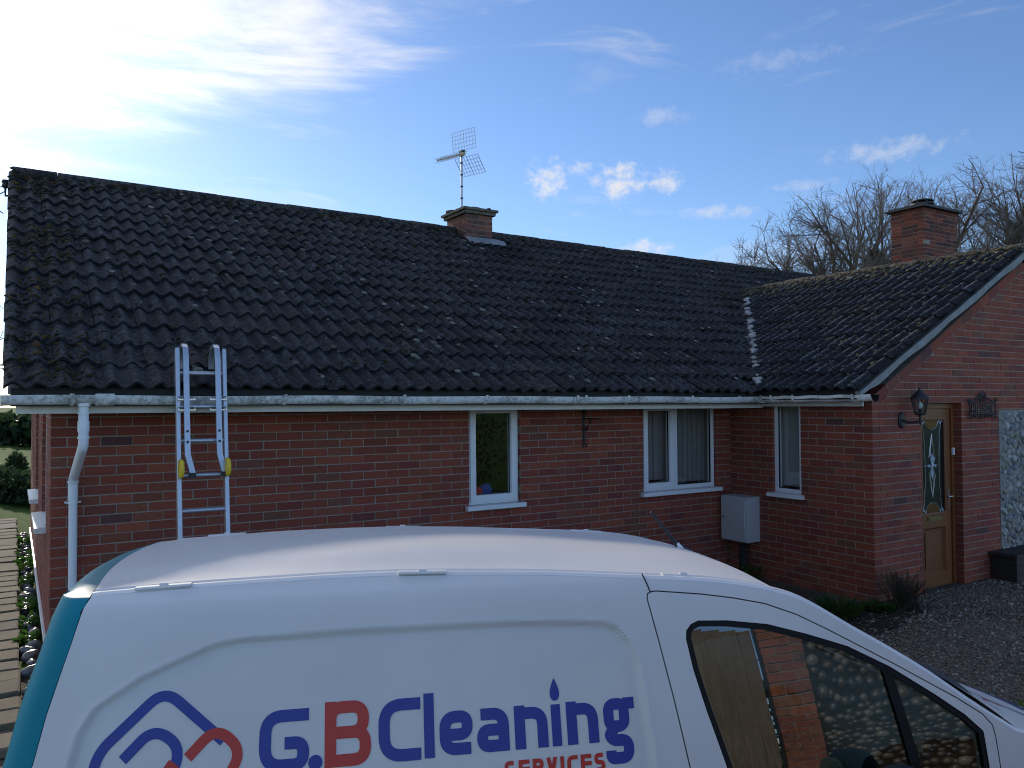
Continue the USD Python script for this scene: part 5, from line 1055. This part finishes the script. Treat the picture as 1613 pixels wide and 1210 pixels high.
# ------------------------------------------------------------------ path, edging, plants by the end wall
pp = T('/World/paved_path', (0, 0, 0)); y = -2.4; npv = 0
while y < 8.6:
    L = rng.uniform(.27, .34); x = -.165-rng.uniform(0, .02); c = 0
    while x > -1.75:
        w = rng.uniform(.36, .47); zz = float(ground_z(x-w/2, y+L/2))+.012+rng.normal(0, .004); g = .007
        q = np.array([(x-w+g, y+g), (x-g, y+g), (x-g, y+L-g), (x-w+g, y+L-g)])+rng.normal(0, .004, (4, 2)); e = .010; ce = q.mean(0); qi = ce+(q-ce)*(1-e*2/min(w, L)); tl = rng.normal(0, .004, 4)
        V = np.vstack([np.c_[q, np.full(4, zz-.05)], np.c_[q, zz+.028+tl], np.c_[qi, zz+.036+tl]]); F = [(8, 9, 10), (8, 10, 11)]
        for s_ in (0, 4):
            for j in range(4): F += [(s_+j, s_+(j+1) % 4, s_+4+(j+1) % 4), (s_+j, s_+4+(j+1) % 4, s_+4+j)]
        tn = np.array([(.155, .13, .09), (.18, .152, .105), (.135, .118, .085), (.16, .13, .085)][rng.integers(4)])*rng.uniform(.8, 1.15)
        MB().add(V, F, tn).build('paving_slab', PAVER, pp, tones=True); npv += 1
        x -= w
    y += L
fp_ = []
for k in range(3):
    s_ = trimesh.creation.icosphere(2, 1.); v = s_.vertices*np.array([.062, .048, .042])*(1+.5*(meshkit.noise(s_.vertices*1.6+k*7)[:, None]-.5)); fp_.append((v, s_.faces, [(.10, .10, .105), (.15, .145, .135), (.06, .06, .07)][k]))
protos = []
n = 0
for i in range(64):
    y = -.2+i*.125+rng.uniform(-.05, .05); x = -.095+rng.uniform(-.055, .05); z = float(ground_z(x, y))+.02
    if len(protos) < 3:
        t_ = thing('flint_stone', 'knobbly grey flint in the rough row edging the paved path', 'stone', (x, y, z), 'flints edging the path'); v, f, c = fp_[len(protos)]; MB().add(v+(x, y, z), f, c).build('stone', FLINT, t_, smooth=True, tones=True); protos.append(t_)
    else: copy_of(protos[i % 3], 'flint_stone', (x, y, z), rng.uniform(0, 360), rng.uniform(.6, 1.25, 3), 'knobbly grey flint in the rough row edging the paved path', 'stone', 'flints edging the path')
def leaf_quads(mb, P, D, U, L, W):                                    # folded leaves: base P, direction D, side U
    n = len(P); S_ = np.cross(D, U); S_ /= np.linalg.norm(S_, axis=1, keepdims=True)+1e-9
    V = np.stack([P, P+D*(L*.5)[:, None]+U*(W*.5)[:, None], P+D*L[:, None], P+D*(L*.5)[:, None]-U*(W*.5)[:, None]], 1); V[:, 1] += S_*(W*.18)[:, None]; V[:, 3] += S_*(W*.18)[:, None]
    i = np.arange(n)*4; F = np.vstack([np.c_[i, i+1, i+2], np.c_[i, i+2, i+3]]); mb.add(V.reshape(-1, 3), F)
def unit(v): return v/np.linalg.norm(v, axis=-1, keepdims=True)
def clump(loc, r, hgt, n, L, W, mat, name, label, cat, group=None, upright=.6, seed=0, stem=None, part='leaves'):
    g = np.random.default_rng(seed); t_ = thing(name, label, cat, loc, group); a = g.uniform(0, 2*np.pi, n); rr = r*np.sqrt(g.uniform(0, 1, n))
    P = np.c_[loc[0]+rr*np.cos(a)*.6, loc[1]+rr*np.sin(a)*.6, loc[2]+hgt*g.uniform(0, 1, n)**1.4*(1-.5*(rr/r)**2)]; D = unit(np.c_[np.cos(a), np.sin(a), upright+g.normal(0, .35, n)]); U = unit(np.cross(D, g.normal(0, 1, (n, 3))))
    mb = MB(); leaf_quads(mb, P, D, U, L*g.uniform(.6, 1.2, n), W*g.uniform(.7, 1.2, n)); mb.build(part, mat, t_)
    return t_
for i, (y, r, h, lab) in enumerate([(1.15, .16, .16, 'low green weed nearest the camera along the path edge'), (1.75, .15, .18, 'second bright green weed along the flint-edged path'), (2.35, .17, .22, 'broad green weed in the middle of the flint row'), (2.6, .14, .16, 'small weed close beside the broad one in the flint row'), (3.6, .14, .2, 'sparse weed past the middle of the flint row'),
                                    (4.6, .18, .28, 'tall leafy weed by the nearer end-wall window'), (5.3, .19, .3, 'bushy weed by the farther end-wall window'), (6.6, .16, .22, 'farthest weed at the end of the flint row')]):
    clump((-.11, y, float(ground_z(-.11, y))), r*.6, h*.7, 60, .075, .035, WEED, 'weed_plant', lab, 'plant', 'weeds along the path', .55, 40+i)
sheet(np.arange(4.9, 8.05, .04), np.arange(-2.75, -1.88, .04), 'flower_bed', SOILM, .010, mask=lambda x, y: y > -1.93-.62*(1-((x-6.3)/1.45)**2)+.35*(float(meshkit.noise(np.array([x*4, y*4, 1.])))-.5) and abs(x-6.3) < 1.6)
clump((6.45, -2.02, float(ground_z(6.45, -2.02))), .28, .10, 420, .16, .012, GRASSM, 'grass_tuft', 'green grass tuft at the foot of the porch side wall', 'grass tuft', None, 1.5, 61)
clump((6.95, -2.08, float(ground_z(6.95, -2.08))), .2, .06, 200, .10, .02, GRASSM, 'ground_cover_plant', 'dark low plant between grass tuft and dry shrub', 'plant', None, .7, 62)
sh = thing('dry_shrub', 'leafless grey shrub with thin stems at the porch corner', 'shrub', (7.22, -2.18, float(ground_z(7.22, -2.18)))); g = np.random.default_rng(5); mb = MB()
for i in range(150):
    a = g.uniform(0, 2*np.pi); sp = g.uniform(.1, 1.0); L = g.uniform(.16, .42); d = unit(np.array([np.cos(a)*sp, np.sin(a)*sp, 1.0])); p = sh.loc+np.array([g.normal(0, .05), g.normal(0, .05), 0]); pts = [p+d*L*t+g.normal(0, .012, 3)*t for t in (0, .35, .7, 1)]; mb.tube(pts, [.004, .0035, .003, .0015], 3)
    for k in range(2): q = np.array(pts[2]); d2 = unit(d+g.normal(0, .5, 3)); mb.tube([q, q+d2*.07, q+d2*.13], [.0025, .002, .001], 3)
mb.build('stems', DEADG, sh, smooth=True, kind='stuff')
clump((7.06, -.42, -1.98), .16, .22, 60, .07, .03, WEED, 'weed_plant', 'small weed at the foot of the meter cabinet', 'plant', None, .8, 71)
# loose gravel: real stones where the camera sees the drive
def scatter(name, n, region, size, seed):
    g = np.random.default_rng(seed); pi = UsdGeom.PointInstancer.Define(stage, '/World/'+name); setd(pi.GetPrim(), 'loose grey and tan pebbles of the gravel drive', 'gravel', None, 'stuff')
    rel = pi.CreatePrototypesRel(); pr = T('/World/'+name, (0, 0, 0))
    for k, c in enumerate([(.225, .19, .15), (.16, .132, .10), (.34, .315, .275), (.13, .122, .115), (.25, .19, .135)]):
        s_ = trimesh.creation.icosahedron(); v = s_.vertices*np.array([1.25, .95, .6])*(1+.35*g.uniform(-.5, .5, (len(s_.vertices), 1))); MB().add(v, s_.faces, c).build('pebble', STONE, pr, smooth=True, tones=True); rel.AddTarget(f'/World/{name}/pebble'+('' if k == 0 else f'_{k:03d}'))
    x0, x1, y0, y1 = region; x, y = g.uniform(x0, x1, n), g.uniform(y0, y1, n); z = ground_z(x, y)+.004; s_ = g.lognormal(math.log(size), .35, n)
    q = g.normal(0, 1, (n, 4))*np.array([1, .25, .25, 1]); q /= np.linalg.norm(q, axis=1, keepdims=True)
    pi.CreatePositionsAttr(Vt.Vec3fArray.FromNumpy(np.c_[x, y, z].astype(np.float32))); pi.CreateScalesAttr(Vt.Vec3fArray.FromNumpy(np.repeat(s_[:, None], 3, 1).astype(np.float32))); pi.CreateProtoIndicesAttr(Vt.IntArray.FromNumpy(g.choice(5, n, p=[.34, .26, .10, .16, .14]).astype(np.int32)))
    pi.CreateOrientationsAttr(Vt.QuathArray([Gf.Quath(float(a[0]), float(a[1]), float(a[2]), float(a[3])) for a in q]))
scatter('gravel', 34000, (5.2, 11.5, -5.6, -1.95), .0085, 3)

# ------------------------------------------------------------------ trees
def bare_tree(loc, top, spread, seed, label, ivy=0., name='bare_tree', levels=4, dens=1.0):
    g = np.random.default_rng(seed); H = top-loc[2]; t_ = thing(name, label, 'tree', loc, None); tr, cr = MB(), MB(); base = np.array(loc, float); tips = []
    def limb(p, d, L, r, lv):
        n = 5 if lv < 2 else 3 if lv < 4 else 2; pts = [p]; dd = d
        for i in range(n):
            dd = unit(dd+g.normal(0, .13 if lv else .05, 3)+np.array([0, 0, .05 if lv < 3 else .01])); pts.append(pts[-1]+dd*L/n)
        pts = np.array(pts)
        if lv == 1 and ((pts[-1][:2]-base[:2])**2).sum()/(.36*H)**2+((pts[-1][2]-base[2]-.58*H)/(.36*H))**2 > 1: pts = p+(pts-p)*.6
        rad = np.linspace(r, r*(.45 if lv < 3 else .3), n+1)
        if lv > 1 and ((pts[-1][:2]-base[:2])**2).sum()/(.42*H)**2+((pts[-1][2]-base[2]-.60*H)/(.42*H))**2 > g.uniform(.8, 1.15): return
        (tr if lv < 2 else cr).tube(pts, rad, 7 if lv == 0 else 5 if lv < 3 else 3, cap=False)
        if lv >= levels: return
        k = [int(13*dens), int(9*dens), int(8*dens), 6][lv]
        for j in range(k):
            t = g.uniform(.30 if lv == 0 else .15, 1.0) if j else 1.0; i = min(int(t*n), n-1); q = pts[i]+(pts[i+1]-pts[i])*(t*n-i); ax = unit(pts[i+1]-pts[i])
            sd = unit(np.cross(ax, g.normal(0, 1, 3))); ang = g.uniform(.4, 1.1); d2 = unit(ax*math.cos(ang)+sd*math.sin(ang)*np.array([spread, spread, 1])+np.array([0, 0, .12]))
            limb(q, d2, L*[.50, .58, .50, .46][lv]*g.uniform(.6, 1.15), max(.0064, rad[i]*[.58, .52, .5, .6][lv]), lv+1)
    limb(base, np.array([g.normal(0, .05), g.normal(0, .05), 1.]), H*.66, .018*H+.02, 0)
    tr.build('trunk', BARK, t_, smooth=True); cr.build('crown', TWIG, t_, smooth=True)
    if ivy:
        n = int(2400*ivy); z = H*g.uniform(.55, .78)*g.uniform(.1, 1, n); a = g.uniform(0, 2*np.pi, n); rr = (.10+.30*g.uniform(0, 1, n)**1.5)*(1.2-z/(H*.85))*(.6+.8*meshkit.noise(np.c_[a, z*1.5, a*0])); P = base+np.c_[rr*np.cos(a), rr*np.sin(a), z]; D = unit(np.c_[np.cos(a), np.sin(a), g.normal(-.2, .6, n)]); U = unit(np.cross(D, g.normal(0, 1, (n, 3))))
        mb = MB(); leaf_quads(mb, P, D, U, g.uniform(.10, .2, n), g.uniform(.08, .16, n)); mb.build('ivy', IVY, t_)
    return t_
GZ0 = -2.6
for i, (x, y, top, sp, iv, lab) in enumerate([
    (18.9, 14.0, 5.0, 1.25, 0., 'smallest bare tree, just above the main ridge left of the group'), (20.2, 12.4, 5.4, 1.25, 0., 'low spreading bare tree, second from the left of the trees behind the porch ridge'), (21.7, 10.6, 6.3, 1.15, 1.0, 'bare tree with ivy-clad trunk, left of the main group'), (23.0, 10.3, 7.3, 1.1, 1.1, 'ivy-clad bare tree in the middle of the left group'),
    (23.6, 9.0, 7.6, 1.1, .9, 'ivy-clad bare tree just left of the tall chimney'), (25.6, 9.6, 8.0, 1.1, .3, 'tall bare tree behind the left edge of the tall chimney'), (27.2, 8.6, 8.3, 1.1, 0., 'tallest bare tree directly behind the tall chimney'), (28.6, 7.9, 8.3, 1.1, .0, 'bare tree showing right of the tall chimney cap'),
    (27.6, 6.1, 8.0, 1.0, .0, 'slender bare tree near the right edge of the picture'), (29.5, 5.5, 8.8, 1.0, .0, 'tall bare tree at the right edge above the gable')]):
    bare_tree((x, y, GZ0), top, sp, 100+i, lab, iv)
bare_tree((15.2, 19.0, -2.9), 3.75, 1.2, 140, 'small bare tree peeping over the main ridge', 0., levels=3)
bare_tree((-2.6, 30.0, -2.9), 5.6, 1.2, 141, 'bare tree beyond the garden at the far left edge', 0.)
# ------------------------------------------------------------------ the garden beyond, far left
def bush(loc, rx, ry, rz, n, L, mat, name, label, seed, cat='bush', cone=False, stem=True, droop=0.):
    g = np.random.default_rng(seed); t_ = thing(name, label, cat, loc); u = unit(g.normal(0, 1, (n, 3))); r = g.uniform(.25, 1, n)**.45*(1+.35*(meshkit.noise(u*2.2+seed)-.5)); u[:, 2] = np.abs(u[:, 2])*1.0-.15*(u[:, 2] < 0)
    w = (1-.75*np.clip(u[:, 2]*r, 0, 1)) if cone else 1.; P = np.array(loc)+np.c_[u[:, 0]*r*rx*w, u[:, 1]*r*ry*w, np.clip(u[:, 2]*r, 0, 2)*rz+.03]; D = unit(u+g.normal(0, .5, (n, 3))-np.array([0, 0, droop])); U = unit(np.cross(D, g.normal(0, 1, (n, 3))))
    mb = MB(); leaf_quads(mb, P, D, U, L*g.uniform(.6, 1.3, n), L*.55*g.uniform(.6, 1.2, n)); mb.build('foliage', mat, t_)
    if stem:
        mb = MB(); b = np.array(loc)
        for k in range(6): a = k*1.05; mb.tube([b+(0, 0, -.1), b+(.25*rx*math.cos(a), .25*ry*math.sin(a), .4*rz), b+(.5*rx*math.cos(a), .5*ry*math.sin(a), .75*rz)], [.04, .025, .01], 5)
        mb.build('stems', BARK, t_, smooth=True)
    return t_
gz = lambda x, y: float(ground_z(x, y))
bush((-1.15, 19.5, gz(-.9, 19.5)), .75, .75, .55, 2600, .10, EVERG, 'garden_bush', 'rounded dark evergreen bush at the left edge beyond the path', 201)
bush((-.15, 23.5, gz(0, 23)), .32, .32, .8, 1300, .10, EVERG, 'garden_bush', 'taller loose bush right of the rounded evergreen', 202)
bush((-.7, 13.2, gz(-.7, 13.2)), 1.3, 1.5, .55, 4200, .16, CONIF, 'spreading_conifer', 'spreading low conifer at the end of the paved path', 203, 'conifer', droop=.4)
bush((.5, 14.6, gz(.5, 14.6)), 1.1, 1.2, .45, 3000, .15, CONIF, 'spreading_conifer', 'second conifer just behind the end of the end wall', 204, 'conifer', droop=.4)
g = np.random.default_rng(9); hw_ = thing('far_hedge', 'dark belt of trees closing the lawn far away at left', 'hedge', (-6, 64, -3.0)); n = 9000; P = np.c_[g.uniform(-26, 14, n), g.normal(64, 1.6, n), -3.0+g.uniform(0, 1, n)**.7*(2.9+1.1*meshkit.noise(np.c_[g.uniform(-26, 14, n)*0, np.zeros(n), np.zeros(n)]))]; P[:, 2] = -3.0+(P[:, 2]+3.0)*.98*(.75+.5*meshkit.noise(np.c_[P[:, 0]*.35, np.zeros(n), np.zeros(n)]))
D = unit(g.normal(0, 1, (n, 3))); U = unit(np.cross(D, g.normal(0, 1, (n, 3)))); mb = MB(); leaf_quads(mb, P, D, U, g.uniform(.5, .9, n), g.uniform(.4, .7, n)); mb.build('foliage', EVERG, hw_, kind='stuff')
# ------------------------------------------------------------------ behind the camera, mirrored in the van's window and the panes
GW = Frame((3.2, -8.6, 0), (-1, 0, 0)); zb_ = -2.3
gw_ = thing('garden_wall', 'flint garden wall with red brick pier mirrored in the van window', 'wall', (3.2, -8.6, zb_))
m_ = MB(); m_.box((2.66, -8.9, zb_), (7.5, -8.61, .28)); core = m_.build('wall_core', SOILM, gw_)
fr_ = MB(); pts = []
for t_ in range(7000):
    p = (rng.uniform(2.70, 7.4), rng.uniform(zb_+.3, .24)); r0 = rng.uniform(.028, .065)
    if any((p[0]-a)**2+(p[1]-b)**2 < (.72*(r0+c))**2 for a, b, c in pts): continue
    pts.append((*p, r0))
ico = trimesh.creation.icosphere(1, 1.)
for a, b, r0 in pts:
    v = ico.vertices*(1+.3*(meshkit.noise(ico.vertices*1.7+a*31)[:, None]-.5))*np.array([r0*1.1, r0*.6, r0*.9])+(a, -8.61, b); fr_.add(v, ico.faces, np.array([(.10, .095, .085), (.05, .05, .055), (.16, .15, .13), (.10, .08, .055)][rng.integers(4)])*rng.uniform(.6, 1.3))
fr_.build('flint_cobbles', FLINT, gw_, kind='stuff', tones=True, smooth=True)
pier = thing('brick_pier', 'red brick gate pier beside the garden wall mirrored in the van window', 'pier', (2.5, -8.6, zb_))
m_ = MB(); m_.box((2.335, -8.93, zb_), (2.655, -8.575, .42)); pm = m_.build('pier_core', MORTARP, pier); z = zb_; k = 0
while z < .42:
    for a, b in (((2.33, 2.545), (2.555, 2.66)) if k % 2 else ((2.33, 2.432), (2.442, 2.66))): m_ = MB(); m_.box((a, -8.7, z+.006), (b, -8.565+rng.normal(0, .003), z+.070), brick_tone(1.15)*np.array([1.0, 1.45, 1.4])); m_.build('brick', OLDBRICK, pm, tones=True)
    z += .076; k += 1
m_ = MB(); m_.box((2.29, -8.98, .42), (2.70, -8.53, .48)); m_.build('coping', CONC, pier)
gt = thing('timber_gate', 'weathered grey timber gate mirrored in the van window', 'gate', (1.5, -8.7, zb_)); x = .55
while x < 2.3:
    w = rng.uniform(.12, .15); m_ = MB(); m_.box((x, -8.72, zb_+.08), (min(x+w-.0015, 2.3), -8.695+rng.normal(0, .003), .10+.12*math.sin((x-.55)*1.8))); m_.build('board', FENCEWOOD, gt); x += w
for z in (-1.9, -.9, -.15): m_ = MB(); m_.box((.55, -8.76, z), (2.3, -8.722, z+.11)); m_.build('rail', FENCEWOOD, gt)
def hedge(name, label, x0, x1, y, h, n, seed):
    g = np.random.default_rng(seed); t_ = thing(name, label, 'hedge', ((x0+x1)/2, y, zb_)); P = np.c_[g.uniform(x0, x1, n), y+g.normal(0, .45, n), zb_+g.uniform(0, 1, n)**.8*h]; P[:, 2] = zb_+(P[:, 2]-zb_)*(.7+.6*meshkit.noise(np.c_[P[:, 0]*.7, P[:, 0]*0, P[:, 0]*0])); D = unit(g.normal(0, 1, (n, 3))+np.array([0, .5, .3])); U = unit(np.cross(D, g.normal(0, 1, (n, 3)))); mb = MB(); leaf_quads(mb, P, D, U, g.uniform(.10, .2, n), g.uniform(.07, .13, n)); mb.build('foliage', HEDGEL, t_, kind='stuff')
hedge('garden_hedge', 'tall evergreen hedge reflected in the front windows', -7, 12, -13.5, 3.6, 9000, 301)
